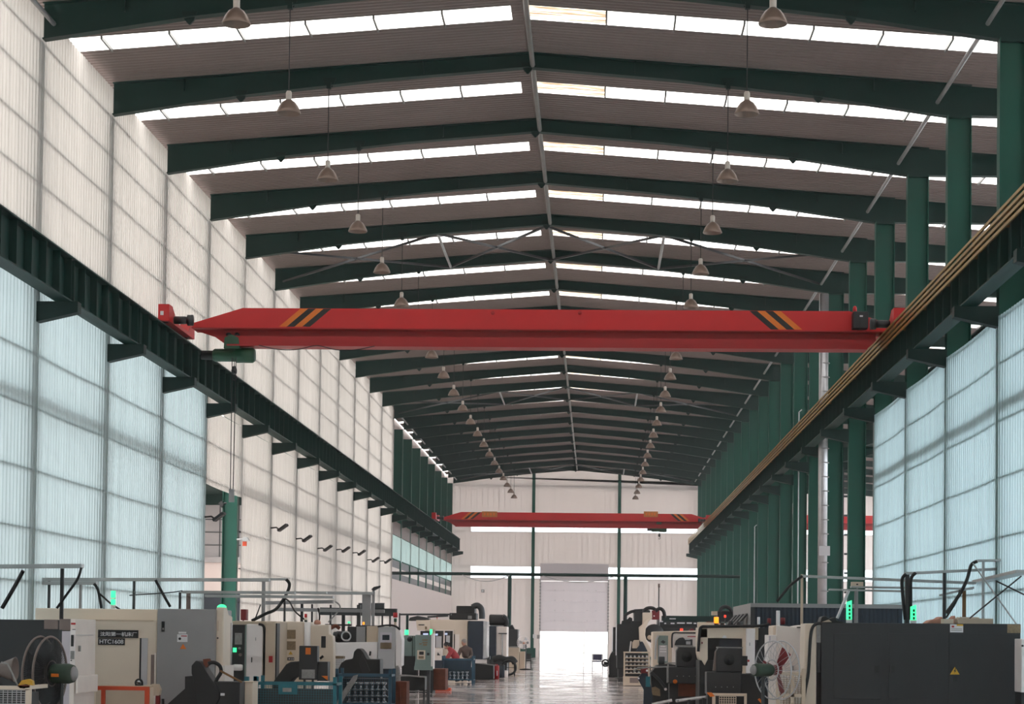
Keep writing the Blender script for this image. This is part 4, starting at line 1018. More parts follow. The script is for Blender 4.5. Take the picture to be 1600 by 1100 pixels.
def metal_part(Y,px,py,label,first=[None]):
    x,z=P(px,py,Y)
    if first[0] is None:
        t=thing('machined_part',label,'metal part',(x,Y,z),'machined parts in the bins')
        MB().lathe([(0,-.09),(.05,-.09),(.055,-.05),(.03,-.04),(.03,.03),(.065,.04),(.065,.08),(.04,.09),(0,.09)],(0,0,0),'z',12).put('turned_body','steel_bright',t,local=True)
        first[0]=t; return t
    return copy_tree(first[0],loc=(x,Y,z),label=label)
t,xa,xb,zt_,D_=bin_('blue mesh bin filled with shiny turned parts, left of the rusty box',44.5,524,612,1053,'blue_paint',.12,0)
MB().box(xa+.08,xb-.1,44.75,45.3,.15,zt_-.1).put('parts_tray','black',t)
rown=('top','second','third','lowest')
for r,yy in enumerate((1072,1082,1092,1102)):
    for c in range(7): metal_part(44.62,546+c*9,yy,'shiny turned part in the near blue bin, %s layer, %s from left'%(rown[r],ORD[c]))
    x0,z0=P(542,yy+5.2,44.6);x1,_=P(606,yy,44.6); MB().box(x0,x1,44.52,44.74,z0-.02,z0).put('layer_shelf','steel_dark',t)
o=M('leaning_plank','grey plank leaning inside the blue bin of turned parts','plank',44.3,[('plank','label_grey','p',[(527,1096),(533,1084),(552,1056),(559,1054),(557,1062),(536,1094),(530,'F'),(526,'F')],0,.05)],px=540)
t,xa,xb,zt_,D_=bin_('dark blue mesh bin with turned parts in front of the stooping worker',70.5,690,740,1029,'blue_paint',.1,0)
MB().box(xa+.06,xb-.06,70.75,71.3,.15,zt_-.3).put('parts_tray','black',t)
MB().box(xa+.08,xb-.1,70.6,70.62,.5,zt_-.05).put('upper_screen','navy',t)
for r,yy in enumerate((1053,1058)):
    for c in range(6): metal_part(70.62,697+c*6.5,yy,'turned part in the dark blue bin by the worker, %s layer, %s from left'%(rown[r],ORD[c]))
M('low_cabinet','dark blue low cabinet beside the dark blue bin','cabinet',70.3,[('cabinet_body','navy','b',(678,1033,692,'F'),0,.8,dict(bev=.01)),('cabinet_top','dark_blue','b',(677,1032,692,1034),-.03,.8)],px=685)

# people --------------------------------------------------------
def skin_mesh(nm,nodes,edges,m,parent,sub=2):
    """nodes: (x,y,z,r) relative to the root; one continuous skinned surface"""
    me=bpy.data.meshes.new(nm); me.from_pydata([n[:3] for n in nodes],edges,[]); me.materials.append(MATS[m])
    o=bpy.data.objects.new(nm,me); COL.objects.link(o); o.parent=parent
    md=o.modifiers.new('skin','SKIN'); 
    for v,n in zip(me.skin_vertices[0].data,nodes): v.radius=(n[3],n[3] if len(n)<5 else n[4])
    me.skin_vertices[0].data[0].use_root=True
    sb=o.modifiers.new('sub','SUBSURF'); sb.levels=sub; sb.render_levels=sub; md.use_smooth_shade=True
    return o
def head(parent,c,d,hair='hair',r=.105):
    """face looks along d (x,y,z)"""
    f=Vector(d).normalized(); c=Vector(c); u=Vector((0,0,1)); s_=f.cross(u).normalized(); u=s_.cross(f)
    def sph(b,o_,rr,sc=(1,1,1),n=14,m=9,cut=None):
        v=[];
        for i in range(m+1):
            th=PI*i/m
            for j in range(n):
                ph=2*PI*j/n; p=Vector((math.sin(th)*math.cos(ph)*sc[0],math.sin(th)*math.sin(ph)*sc[1],math.cos(th)*sc[2]))*rr
                v.append(c+o_[0]*f+o_[1]*s_+o_[2]*u+p.x*f+p.y*s_+p.z*u)
        b.add(v,[(i*n+j,i*n+(j+1)%n,(i+1)*n+(j+1)%n,(i+1)*n+j) for i in range(m) for j in range(n)],True)
    b=MB(); sph(b,(0,0,0),r,(.95,.78,1.15)); sph(b,(r*.35,0,-r*.55),r*.62,(.9,.85,1)); sph(b,(r*.95,0,-r*.1),r*.18,(1,.8,1.5))
    for k_ in (-1,1): sph(b,(0,k_*r*.8,-.01),r*.2,(.8,.4,1.4))
    h=b.put('head','skin',parent,local=True)
    b=MB(); sph(b,(-r*.14,0,r*.2),r*1.04,(.98,.85,1.06)); b.put('hair' if hair=='hair' else 'cap',hair,h,local=True)
    b=MB()
    for k_ in (-1,1): sph(b,(r*.86,k_*r*.32,r*.05),r*.1)
    b.put('eyes','black',h,local=True)
    b=MB(); sph(b,(r*.86,0,-r*.52),r*.2,(.5,1.3,.25)); b.put('mouth','dark_red',h,local=True)
def hand(parent,w,d,side=1):
    w=Vector(w); d=Vector(d).normalized(); s_=d.cross(Vector((0,1,0))).normalized(); up_=s_.cross(d)
    nodes=[(*w,.024),(*(w+d*.05),.036,.018),(*(w+d*.09),.038,.016)]; edges=[(0,1),(1,2)]
    for i,(o_,L) in enumerate(((-.03,.065),(-.01,.078),(.01,.074),(.03,.058))):
        a=w+d*.085+s_*o_; k=len(nodes)
        nodes+=[(*a,.01),(*(a+d*L*.5-up_*.01),.0095),(*(a+d*L-up_*.03),.008)]; edges+=[(2,k),(k,k+1),(k+1,k+2)]
    a=w+d*.03+s_*.035*side; k=len(nodes)
    nodes+=[(*a,.012),(*(a+d*.035+s_*.025*side),.011),(*(a+d*.065+s_*.03*side),.009)]; edges+=[(1,k),(k,k+1),(k+1,k+2)]
    skin_mesh('hand',nodes,edges,'skin',parent,1)
Yp=72.6
xh,zh=P(699,1009,Yp); xq,zq=P(716,1033,Yp)
t=thing('person','person in a red jacket stooping over work behind the dark blue bin','person',(xq,Yp,0))
hx_,hz_=xh-xq,zh
nod=[(0,0,zq+.02,.17,.15),(-.13,0,zq+.2,.16,.15),(-.25,0,zq+.36,.18,.17),(-.32,0,zq+.45,.1,.1),(-.37,0,zq+.5,.06),      # spine, neck
     (-.24,-.2,zq+.37,.08),(-.36,-.24,zq+.17,.062),(-.5,-.2,zq+.02,.045),
     (-.24,.2,zq+.37,.08),(-.34,.24,zq+.17,.062),(-.48,.2,zq+.02,.045)]
skin_mesh('jacket',nod,[(0,1),(1,2),(2,3),(3,4),(2,5),(5,6),(6,7),(2,8),(8,9),(9,10)],'shirt_red',t)
hip=zq
nod=[(0.02,0,hip,.17,.15),(0.03,-.11,hip-.1,.11),(-.02,-.12,hip*.5,.075),(.03,-.12,.1,.055),(-.1,-.12,.05,.045),
     (.03,.11,hip-.1,.11),(-.0,.12,hip*.5,.075),(.06,.12,.1,.055),(-.06,.12,.05,.045)]
skin_mesh('trousers',nod,[(0,1),(1,2),(2,3),(3,4),(0,5),(5,6),(6,7),(7,8)],'trousers',t)
head(t,(-.43,-.02,zq+.56),(-.8,-.25,-.6))
hand(t,(-.5,-.2,zq+.02),(-.5,0,-.8)); hand(t,(-.48,.2,zq+.02),(-.5,0,-.8),-1)
Yp=73.4; xh,zh=P(725,1006,Yp); zq=zh-.55
t=thing('person','person in brown work clothes and grey cap, right of the stooping red one','person',(xh+.08,Yp,0))
nod=[(0,0,zq,.17,.15),(0,0,zq+.2,.17,.15),(-.03,0,zq+.36,.19,.14),(-.05,0,zq+.46,.09),(-.06,0,zq+.5,.06),
     (-.2,-.03,zq+.34,.08),(-.28,-.12,zq+.1,.06),(-.36,-.3,zq+.0,.045),(.17,0,zq+.34,.08),(.22,-.1,zq+.1,.06),(.08,-.3,zq+.02,.045)]
skin_mesh('work_jacket',nod,[(0,1),(1,2),(2,3),(3,4),(2,5),(5,6),(6,7),(2,8),(8,9),(9,10)],'brown_cloth',t)
nod=[(0,0,zq,.17,.15),(-.11,-.02,zq-.1,.11),(-.12,-.02,zq*.5,.075),(-.12,.04,.1,.055),(-.12,-.1,.05,.045),
     (.11,-.02,zq-.1,.11),(.12,-.02,zq*.5,.075),(.12,.04,.1,.055),(.12,-.1,.05,.045)]
skin_mesh('trousers',nod,[(0,1),(1,2),(2,3),(3,4),(0,5),(5,6),(6,7),(7,8)],'trousers',t)
head(t,(-.08,-.03,zq+.6),(-.6,-.6,-.3),'cap_grey')
hand(t,(-.36,-.3,zq),(-.3,-.5,-.6)); hand(t,(.08,-.3,zq+.02),(-.3,-.5,-.6),-1)

# far left machines
M('far_machine','dark navy and white machine behind the red cylinder in the left row','machine',87,[
 ('navy_body','navy','b',(761,978,775.5,1030),0,2,dict(bev=.03)),('white_body','cream_lt','b',(775.5,979,792,1032),.1,2,dict(bev=.03)),
 ('polished_strip','steel_bright','b',(784,990,786,1028),.05,.1),('door_arm','steel_dark','b',(779,989,792,990.5),-.05,.1),
 ('base','char','b',(761,1028,792,'F'),.1,2)],px=777)
M('air_drum','black rounded air drum on top of the navy and white machine','tank',87.5,[
 ('drum','black','h',(764,790,968.5,8.5),0,.5),('drum_hose','steel_dark','t',[(786,962),(791,966),(792,974),(789,979)],-.1,.1,dict(r=.08,smooth=True)),
 ('drum_saddle','label_grey','b',(766,976,788,978.5),.2,.5)],loc=(P(777,978.5,87.5)[0],87.5,P(777,978.5,87.5)[1]))
M('far_cabinet','dark cabinet over a beige base by the white standing fan','cabinet',103,[
 ('dark_top','char','b',(787,983,809,1011),0,2,dict(bev=.03)),('top_clutter','black','p',[(786,984),(788,977),(796,979),(800,976),(804,984)],.2,1.2),
 ('polished_edge','steel_bright','b',(809,984,811,1008),.1,1),('beige_base','cream_dark','b',(788,1011,811,'F'),-.1,1.6,dict(bev=.02)),
 ('grab_rail','label_grey','t',[(787,1012),(787,1011),(811,1011)],-.2,-.2,dict(r=.03)),
 ('side_box','cream_dark','b',(812,1018,820,'F'),.1,1)],px=799)
M('black_cart','long black cart beside the red cylinder at the edge of the aisle','cart',78,[
 ('cart_body','black','p',[(738,1036),(771,1040),(771,1061),(748,1063),(738,1062)],0,1.0,dict(bev=.02)),('cart_rail','label_grey','t',[(738,1036),(756,1037),(776,1040)],-.05,-.05,dict(r=.02)),
 ('cart_leg','black','b',(748,1062,750,'F'),0,.08),('cart_leg','black','b',(736,1060,738,'F'),0,.08)],px=754)
M('gas_cylinder','bright red cylinder standing beside the long black cart','cylinder',79,[('cylinder_body','red_paint','v',(775.5,1040,1061,4.4),0,.2),('shoulder','red_paint','v',(775.5,1038,1040,2.5),.1,.2),('cylinder_mark','label_white','b',(776,1048,777.4,1056),-.02,.02)],px=775)
M('drum_bin','dark drum standing behind the bright red cylinder','drum',81,[('drum_body','navy','v',(784,1040,1059,4.4),0,.2),('drum_rim','steel_dark','v',(784,1039,1040.5,4.7),-.01,.2)],px=784)
M('bucket','small white bucket on the floor beside the dark drum','bucket',82,[('bucket_body','white_paint','v',(790.5,1048,1059,3.4),0,.2),('bucket_rim','grey_lt','v',(790.5,1047.3,1048.4,3.8),-.01,.2)],px=790)
M('hand_wheel','large black wheel leaning behind the white bucket','wheel',86,[
 ('wheel_rim','black','o',(795,1043,11),0,0,dict(r=.05)),('spoke','black','B',[(784,1042.5,806,1043.5),(794.5,1032,795.5,1054)],-.02,.02),('wheel_stand','black','b',(803,1032,805,'F'),0,.06),
 ('hose_pile','black','t',[(770,1031),(780,1028),(790,1031),(800,1030),(805,1036)],.1,.2,dict(r=.14,smooth=True))],px=795)
M('side_bench','grey low workbench with levers between the far left machines','workbench',83,[
 ('bench_top','steel_dark','b',(738,1025,765,1030),0,.8),('bench_leg','steel_dark','B',[(739,1030,741,'F'),(762,1030,764,'F')],0,.06),('lever','label_grey','t',[(746,1025),(746,1014)],0,0,dict(r=.03)),
 ('lever','label_grey','t',[(740,1025),(741,1015)],0,0,dict(r=.03)),('cross_bar','steel_dark','t',[(733,1013),(741,1013),(741,1020)],0,0,dict(r=.04))],px=750)
def chair(label,Y,x0,x1,yt,yseat,ybot,m,px):
    w=P(x1,1030,Y)[0]-P(x0,1030,Y)[0]; xa=P(x0,1030,Y)[0]; zt=P(x0,yt,Y)[1]; zs=P(x0,yseat,Y)[1]
    t=thing('chair',label,'chair',(xa+w/2,Y,0),None)
    for x in (xa,xa+w-.03):
        MB().box(x,x+.03,Y,Y+.03,0,zt).put('leg','black',t); MB().box(x,x+.03,Y+.45,Y+.48,0,zs).put('leg','black',t)
        MB().box(x,x+.03,Y,Y+.48,zs+.2,zs+.23).put('armrest','black',t)
    MB().box(xa+.02,xa+w-.02,Y+.02,Y+.48,zs-.04,zs+.03).put('seat',m,t,bev=.01)
    MB().box(xa+.04,xa+w-.04,Y-.01,Y+.03,zs+.05,zt).put('backrest',m,t,bev=.01)
    return t
chair('single dark blue chair standing in the bright aisle before the open door',107,925,942,1022,1033,1045,'chair_blue',933)
chair('small dark chair beside the white standing fan at the left of the aisle',105,821,830,1021,1032,1044,'black',825)

# fans ----------------------------------------------------------
def fan(label,Y,px,py,R,rz,mcol,guard,blade,dark=False,wires=26,motor=.2,nblade=3):
    x,z=P(px,py,Y)
    t=thing('industrial_fan',label,'fan',(x,Y,0),None,rz)
    for xx,rr in ((-.09,R),(.09,R),(.11,R*.35)): MB().torus((xx,0,z),rr,.012 if not dark else .02,'x',40,6).put('guard_ring',guard,t,local=True)
    b=MB()
    for i in range(wires):
        a=2*PI*i/wires
        for s_ in (-1,1):
            pts=[(s_*.11,math.cos(a)*.08,z+math.sin(a)*.08),(s_*.14,math.cos(a)*R*.6,z+math.sin(a)*R*.6),(s_*.09,math.cos(a)*R,z+math.sin(a)*R)]
            b.tube(pts,.004 if not dark else .006,4,cap=False)
    b.put('guard_wires','char' if dark else guard,t,local=True)['kind']='stuff'
    for i in range(nblade):
        a=2*PI*i/nblade+.9; b=MB(); v=[]
        for rr,w_ in ((.08,.05),(R*.5,.08 if not dark else .2),(R*.85,.1 if not dark else .3)):
            for q in (-1,1): v.append((q*w_*.3,math.cos(a)*rr-math.sin(a)*w_*q,z+math.sin(a)*rr+math.cos(a)*w_*q))
        b.add(v+[(p[0]+.01,p[1],p[2]) for p in v],[(0,1,3,2),(2,3,5,4),(6,8,9,7),(8,10,11,9),(0,2,8,6),(2,4,10,8),(1,7,9,3),(3,9,11,5),(0,6,7,1),(4,5,11,10)])
        b.put('blade',blade,t,local=True)
    MB().lathe([(0,-.05),(.09,-.05),(.09,.06),(0,.07)],(0,0,z),'x',16).put('hub',blade,t,local=True)
    m_=MB().lathe([(0,.12),(motor*.75,.12),(motor*.9,.16),(motor*.95,.42),(motor*.8,.5),(0,.5)],(0,0,z),'x',20).put('motor',mcol,t,local=True)
    MB().lathe([(0,.5),(motor*.7,.5),(motor*.6,.53),(0,.53)],(0,0,z),'x',16).put('motor_cap','grey_cab',m_,local=True)
    MB().box(.2,.32,-motor-.012,-motor+.03,z-.05,z+.0).put('rating_plate','orange_label',m_,local=True)
    MB().tube([(.3,0,0.05),(.3,0,z-motor*.8)],.03,8).put('stand_pole','steel_dark',t,local=True)
    MB().lathe([(0,0),(.32,0),(.32,.03),(.06,.07),(0,.07)],(.3,0,0),'z',20).put('stand_base','black',t,local=True)
    return t
fan('big dark industrial fan with a green motor at the bottom left corner',31.5,70,1052,.58,-.2,'fan_motor','brown_plate','black',True,90,.17)
fan('wire-guard fan with a green motor and red blade left of the big dark machine',34.5,1214,1047,.5,PI+.58,'fan_motor','grey_lt','dark_red',False,24,.12)
fan('white standing fan at the end of the left machine row',102.3,818,1004,.32,-1.1,'white_paint','white_paint','grey_lt',False,16,.1)
M('work_lamp_hood','grey cone-shaped lamp hood standing on the wire pallet cage at the left edge','lamp hood',30.2,[
 ('hood_cone','brown_plate','f',lambda b,Y,pt:b.lathe([(.06,-.3),(.1,-.2),(.19,.02),(.2,.04),(.18,.03),(.05,-.28)],(P(14,1052,Y)[0],Y+.2,P(14,1052,Y)[1]+.05),'x',18),0,.3),
 ('hood_strut','label_grey','t',[(2,1035),(12,1037),(28,1072)],0,0,dict(r=.015))],loc=(P(14,1072,30.2)[0],30.2,P(14,1072,30.2)[1]))
M('pallet_cage','cream wire pallet cage at the bottom left corner','crate',30,[
 ('top_rail','cream','b',(-30,1071,48,1077),0,.05),('corner_post','cream','b',(40,1077,48,'F'),0,.06),('wire_grid','grey_lt','g',(-30,1078,40,1300,10,24),.01,.02,dict(w=.01,stuff=True)),
 ('side_rail','cream','b',(43,1071,48,1077),.05,1.0),('corner_post','cream','b',(40,1077,47,'F'),.95,1.0),('cage_load','black','B',[(-28,1082,38,'F')],.1,.9)],px=10)
M('lifting_clamp','rusty yellow lifting clamp lying on the corner of the pallet cage','clamp',30.05,[
 ('clamp_body','yellow_label','p',[(28,1071),(34,1063),(44,1061),(50,1064),(51,1071),(40,1069)],0,.12),('clamp_jaw','rust','p',[(27,1071),(44,1070),(47,1074),(36,1076),(30,1075)],-.05,.0)],loc=(P(38,1071,30)[0],30.05,P(38,1071,30)[1]))

# ================================================================ machines, right side
t=M('machine_enclosure','big charcoal machine enclosure with a yellow electric warning triangle','machine',37.5,[
 ('enclosure','char','p',[(1283,973),(1595,975),(1595,'F'),(1283,'F')],0,2.6,dict(bev=.02)),
 ('door_panel','char','b',(1303,990,1377,1092),-.015,0,dict(bev=.006)),('door_panel','char','b',(1389,990,1464,1092),-.015,0,dict(bev=.006)),
 ('door_panel','char','b',(1483,990,1590,'F'),-.015,0,dict(bev=.006)),
 ('door_handle','black','b',(1367,1040,1373,1051),-.05,-.015),('door_handle','black','b',(1392,1040,1398,1051),-.05,-.015),
 ('cover_handle','black','b',(1489,1056,1496,1065),-.05,-.015),tri('warning_triangle',1492,1048,7.5,-.03),
 ('warning_bolt','stripe_black','p',[(1493,1044),(1490,1049),(1492,1049),(1491,1052.5),(1494.3,1047.6),(1492.4,1047.6),(1494,1044)],-.034,-.03),
 ('warning_sheet','label_white','b',(1484.5,975.5,1505,988),-.006,0),('red_blot','red_paint','b',(1487,977.5,1491,980.5),-.01,-.006),('gold_strip','yellow_label','b',(1495,975.5,1505,978),-.01,-.006),
 ('print_lines','label_grey','B',[(1486,982,1503,983),(1486,984.5,1503,985.5)],-.009,-.006),
 ('maker_plate','label_brown','b',(1574,975.5,1595,989),-.01,0),
 ('cream_edge','cream','p',[(1258,974),(1276,974),(1276,'F'),(1251,'F'),(1255,1080)],.05,.9,dict(bev=.02)),('edge_bracket','label_grey','b',(1276,975,1283,1004),.03,.6),('edge_slot','black','b',(1277.5,1004,1282,1051),.02,.1),
 ('black_hose','cable','t',[(1283,974),(1275,975),(1269,982),(1266,1000),(1263,1050),(1257,1085),(1252,1130)],-.02,-.02,dict(r=.03,smooth=True))],px=1440)
def ledbar(px,y0,y1,label):
    Y=38.3; t=M('led_column',label,'signal light',Y,[('lit_face','led_green','p',[(px-4,y0+3),(px+4,y0),(px+4.3,y1-5),(px-4.2,y1-5)],0,.08),('foot','label_white','b',(px-4.2,y1-5,px+4.3,y1+1),0,.08),
      ('marks','bracket_green','B',[(px-1,y0+7+i*6,px+2,y0+11+i*6) for i in range(4 if y1-y0>30 else 3)],-.006,0)],loc=(P(px,y1,Y)[0],Y,P(px,y1+1,Y)[1]))
ledbar(1327,938,973,'taller glowing green light column on the big charcoal machine')
ledbar(1427.5,945,974,'shorter glowing green light column beside two black hoses')
M('cream_box','long cream carton lying on the big charcoal machine','box',38.4,[('carton','cream_dark','b',(1497,966,1552,975),0,.4,dict(bev=.01)),('carton','cream','b',(1475,967,1490,975),.05,.4),('lid_flap','cream','b',(1500,964,1530,966),0,.4)],loc=(P(1515,975,38.4)[0],38.4,P(1515,975,38.4)[1]))
M('folded_tarp','salmon-pink tarpaulin heaped on the big charcoal machine','tarpaulin',39,[('tarpaulin','pink_tarp','p',[(1448,974),(1455,969),(1466,967),(1472,963),(1474,968),(1476,975)],0,.6,dict(bev=.02)),('tarp_fold','pink_tarp','p',[(1486,975),(1488,966),(1492,962),(1494,968),(1497,975)],-.1,.3)],loc=(P(1462,975,39)[0],39,P(1462,975,39)[1]))
M('cloth_heap','black cloth heap at the left end of the big charcoal machine top','cloth',38.2,[('cloth','black','p',[(1281,974),(1284,964),(1290,962),(1296,967),(1306,964),(1308,970),(1320,972),(1320,974)],0,.5,dict(bev=.02)),('cardboard','cream_dark','p',[(1284,972),(1295,968),(1300,972)],-.03,.1)],loc=(P(1300,974,38.2)[0],38.2,P(1300,974,38.2)[1]))
M('control_cabinet','white cabinet edge with a black knob at the extreme right','cabinet',36.6,[('cabinet_body','white_paint','b',(1596,998,1606,1082),0,.6,dict(bev=.015)),('knob','black','c',(1598,1009,1.6),-.04,0),('cabinet_base','char','b',(1596,1082,1606,'F'),.05,.6)],px=1605)
M('cream_machine','plain cream machine with a stepped top between the wire fan and big dark machine','machine',40.5,[
 ('body','cream_lt','p',[(1213,977),(1245,980),(1247,978),(1258,976),(1258,'F'),(1213,'F')],0,1.8,dict(bev=.02)),
 ('shoulder','cream','p',[(1208,980),(1213,977),(1213,1040),(1208,1040)],.1,1.2),('top_slot','black','b',(1245,979.5,1258,981),-.02,0),('handle_screw','label_grey','b',(1264,1003,1265.5,1009),-.02,.1),
 ('side_panel','white_paint','b',(1201,992,1213,1048),-.05,.9,dict(bev=.01)),('side_window','lilac','b',(1202,994,1204,1004),-.07,-.05),('door_latch','label_grey','b',(1238,1040,1240,1047),-.03,0)],px=1235)
balls(1216,41.3,[('white','label_white',977,954,3)],'white signal pillar with black print on the cream stepped machine')
balls(1185.5,47.8,[('white','label_white',980,964,2.2)],'short white signal pillar on the cream window machine')
M('red_canister','two red canisters in front of the blue container','canister',48.9,[('canister_body','dark_red','v',(1223.5,965,976,3.6),0,.2),('canister_body','dark_red','v',(1202,966,976,3),0,.2),('canister_shelf','steel_dark','b',(1192,976,1232,978),-.05,.4),('shelf_post','steel_dark','B',[(1194,978,1196,'F'),(1228,978,1230,'F')],.1,.2)],px=1212)
M('pallet_cage','tan wire pallet cage below the wire-guard fan','crate',36,[
 ('corner_post','cream_dark','b',(1253,1045,1259,'F'),0,.06),('corner_post','cream_dark','b',(1214,1050,1219,'F'),0,.06),('top_rail','cream_dark','b',(1213,1050,1257,1055),.01,.05),
 ('middle_rail','cream_dark','b',(1213,1084,1257,1089),.01,.05),('middle_post','cream_dark','b',(1236,1055,1241,'F'),.01,.05),
 ('wire_grid','label_brown','g',(1216,1055,1256,1300,9,30),.05,.06,dict(w=.009,stuff=True)),
 ('side_rail','cream_dark','b',(1213,1050,1217,1054),.05,.9),('corner_post','cream_dark','b',(1213,1050,1218,'F'),.9,.96),('corner_post','cream_dark','b',(1252,1047,1257,'F'),.9,.96),
 ('carton','cream_lt','b',(1222,1060,1252,'F'),.2,.8)],px=1236)
# conveyor heads
def conv_head(label,Y,x0,x1,y0,y1,lower,fx,fy,btn,extra):
    return M('chip_conveyor',label,'conveyor',Y,[
     ('head_box','char','p',[(x0+4,y0),(x1,y0+1),(x1,y1),(x0,y1),(x0,y0+6)],0,.6,dict(bev=.02)),
     ('vent_disc','black','c',(fx,fy,8.5),-.02,0),('vent_hub','steel_dark','c',(fx,fy,1.8),-.03,-.02),
     ('head_trim','label_grey','b',(x0+2,y0-1.2,x1+1,y0+.6),.02,.5),
     ('lower_box','char','b',lower,-.1,.6,dict(bev=.02)),
     ('bolt','label_white','B',[(lower[0]+(lower[2]-lower[0])*q,lower[3]-s_,lower[0]+(lower[2]-lower[0])*q+1,lower[3]-s_+1) for q in (.25,.42,.58,.75) for s_ in (12,)],-.115,-.1),
     ('switch_box','black','b',btn[:4],.05,.25),('stop_button','red_paint','c',(btn[2]+1.5,(btn[1]+btn[3])/2,1.8),.0,.08)]+extra,px=(x0+x1)/2)
conv_head('black chip conveyor head nearest the wire-guard fan, with a long sloping arm',44,1119,1160,1012,1050,(1104,1050,1159,1085),1139,1031,(1160,1025,1168,1040),
 [('sloping_arm','black','p',[(1156,1053),(1172,1053),(1184,1062),(1200,1082),(1224,1110),(1224,'F'),(1170,'F'),(1166,1100),(1158,1090)],.1,.6,dict(bev=.02)),('arm_edge','brown_plate','p',[(1117,1020),(1119,1016),(1119,1048),(1114,1048)],.05,.2),
  ('base','black','b',(1106,1085,1160,'F'),.05,.6),('orange_mark','orange_label','p',[(1184,1093),(1187,1091),(1194,1099),(1192,1102)],.06,.1)])
conv_head('black chip conveyor head farther back with a rusty lower body',49,1057,1091,1011,1042,(1043,1042,1101,1068),1073,1026,(1091,1019,1097,1031),
 [('rust_body','rust','b',(1060,1068,1104,1088),0,.7),('base','black','b',(1046,1066,1104,'F'),.1,.8),('light_edge','label_grey','b',(1043,1038,1045,1066),-.12,0),('bracket','label_grey','b',(1042,1035,1056,1037),-.05,.2),
  ('orange_knob','orange_label','c',(1055,1065,3.4),-.2,-.1)])
M('grating_bin','cream grating bin with an orange corner piece under the conveyor heads','crate',42.5,[
 ('frame','cream','B',[(1113,1086,1118,'F'),(1163,1086,1167,'F'),(1113,1083,1167,1087)],0,.05),('orange_corner','orange_label','p',[(1104,1082),(1112,1082),(1117,1088),(1110,1089)],-.02,.05),
 ('wire_grid','cream','g',(1124,1088,1150,1200,7,10),.01,.02,dict(w=.012,stuff=True)),('bin_back','black','b',(1118,1088,1163,'F'),.1,.6)],px=1140)
M('steel_bars','two long silver bars lying across at the bottom of the picture','steel bar',44.6,[
 ('bar','steel_bright','t',[(1018,1101),(1050,1094)],0,0,dict(r=.035)),('bar','steel_bright','t',[(1056,1095),(1104,1089)],.05,.05,dict(r=.035)),('bar_end','steel_bright','c',(1058,1095,2.6),-.02,.05),
 ('bar_stand','black','B',[(1030,1101,1034,'F'),(1075,1094,1079,'F'),(1098,1091,1101,'F')],.0,.1)],px=1060)
M('chute','dark blue and teal slanting chute at the left edge of the right machine row','chute',47,[
 ('chute_plate','dark_blue','p',[(996,1060),(1003,1052),(1011,1052),(1018,1075),(1022,'F'),(1006,'F'),(1006,1078)],0,.3),('teal_sleeve','teal_paint','b',(1009,1057,1016,1073),-.04,0),
 ('white_cap','label_white','c',(1011,1048,1.6),-.05,.1),('white_cap','label_white','c',(998,1060,1.4),-.05,.1),('dark_top','dark_red','p',[(1001,1046),(1012,1044),(1013,1056),(1002,1056)],.05,.2)],px=1008)
M('coolant_tank','dark coolant tank with pipes and pump behind the blue chute','tank',50.5,[
 ('tank_body','black','p',[(1016,1052),(1026,1040),(1044,1037),(1062,1040),(1062,'F'),(1020,'F')],0,1.0,dict(bev=.03)),
 ('grey_hatch','label_brown','p',[(1017,1075),(1024,1073),(1031,1077),(1032,1088),(1020,1086)],-.12,-.02),
 ('pump','steel_dark','v',(1034,1026,1040,5),.1,.3),('feed_pipe','label_grey','t',[(990,1049),(996,1044),(1020,1043),(1044,1042)],-.15,-.1,dict(r=.02)),
 ('slanting_rod','steel_dark','t',[(1017,1050),(1030,1062),(1040,1075)],-.15,-.15,dict(r=.04)),('shiny_knob','white_paint','c',(1040,1077,2.2),-.2,-.1)],px=1040)
# cream window machine
M('cnc_lathe','cream lathe with a wide dark window behind the two conveyor heads','machine',46.8,[
 ('left_upright','cream','p',[(1093,981),(1106,981),(1106,1030),(1101,1040),(1095,1030),(1093,1020)],0,1.8,dict(bev=.02)),
 ('top_beam','cream','b',(1093,980,1181,997),0,1.8,dict(bev=.02)),('rear_wall','char','b',(1105,996,1166,1060),.8,1.8),('work_window','stripe_black','b',(1106,997,1160,1013),.2,.25),
 ('window_reflection','screen','b',(1124,999,1157,1011),.18,.2),('right_upright','cream','b',(1160,997,1166,'F'),0,1.5),('white_door','white_paint','b',(1166,982,1180,1052),-.1,.3,dict(bev=.02)),
 ('door_mark','label_grey','b',(1171,1004,1172,1009),-.12,-.1),('side_wall','char','b',(1183,981,1202,1050),.1,1.6),('side_trim','cream_dark','b',(1180,980,1185,1000),.0,.3),
 ('base','black','b',(1093,1032,1182,'F'),.05,1.8),('top_cable','cable','t',[(1091,1018),(1093,990),(1096,980),(1112,979),(1185,978),(1202,975)],-.05,-.05,dict(r=.035,smooth=True)),
 ('maker_badge','label_white','p',[(1128,997),(1130,993),(1134,993),(1136,997)],-.02,0),('switch_group','dark_red','B',[(1090,1000,1094,1003),(1096,1003,1098,1006)],-.05,0)],px=1140)
M('top_box','cream electric box on the beam of the cream window lathe','box',47.3,[('box_body','cream','b',(1091,972,1116,980),0,.5,dict(bev=.01)),('rusty_lid','rust','b',(1104,971,1114,972.5),0,.3)],loc=(P(1103,980,47.3)[0],47.3,P(1103,980,47.3)[1]))
balls(1119.5,47.3,[('orange','led_orange',974,964,3.6),('base','black',980,974,3.4)],'bright orange glowing signal lamp on the cream window lathe')
balls(1133,47.6,[('red','led_red',965,961,1.6),('base','steel_dark',980,965,1)],'small red glowing lamp right of the bright orange one')
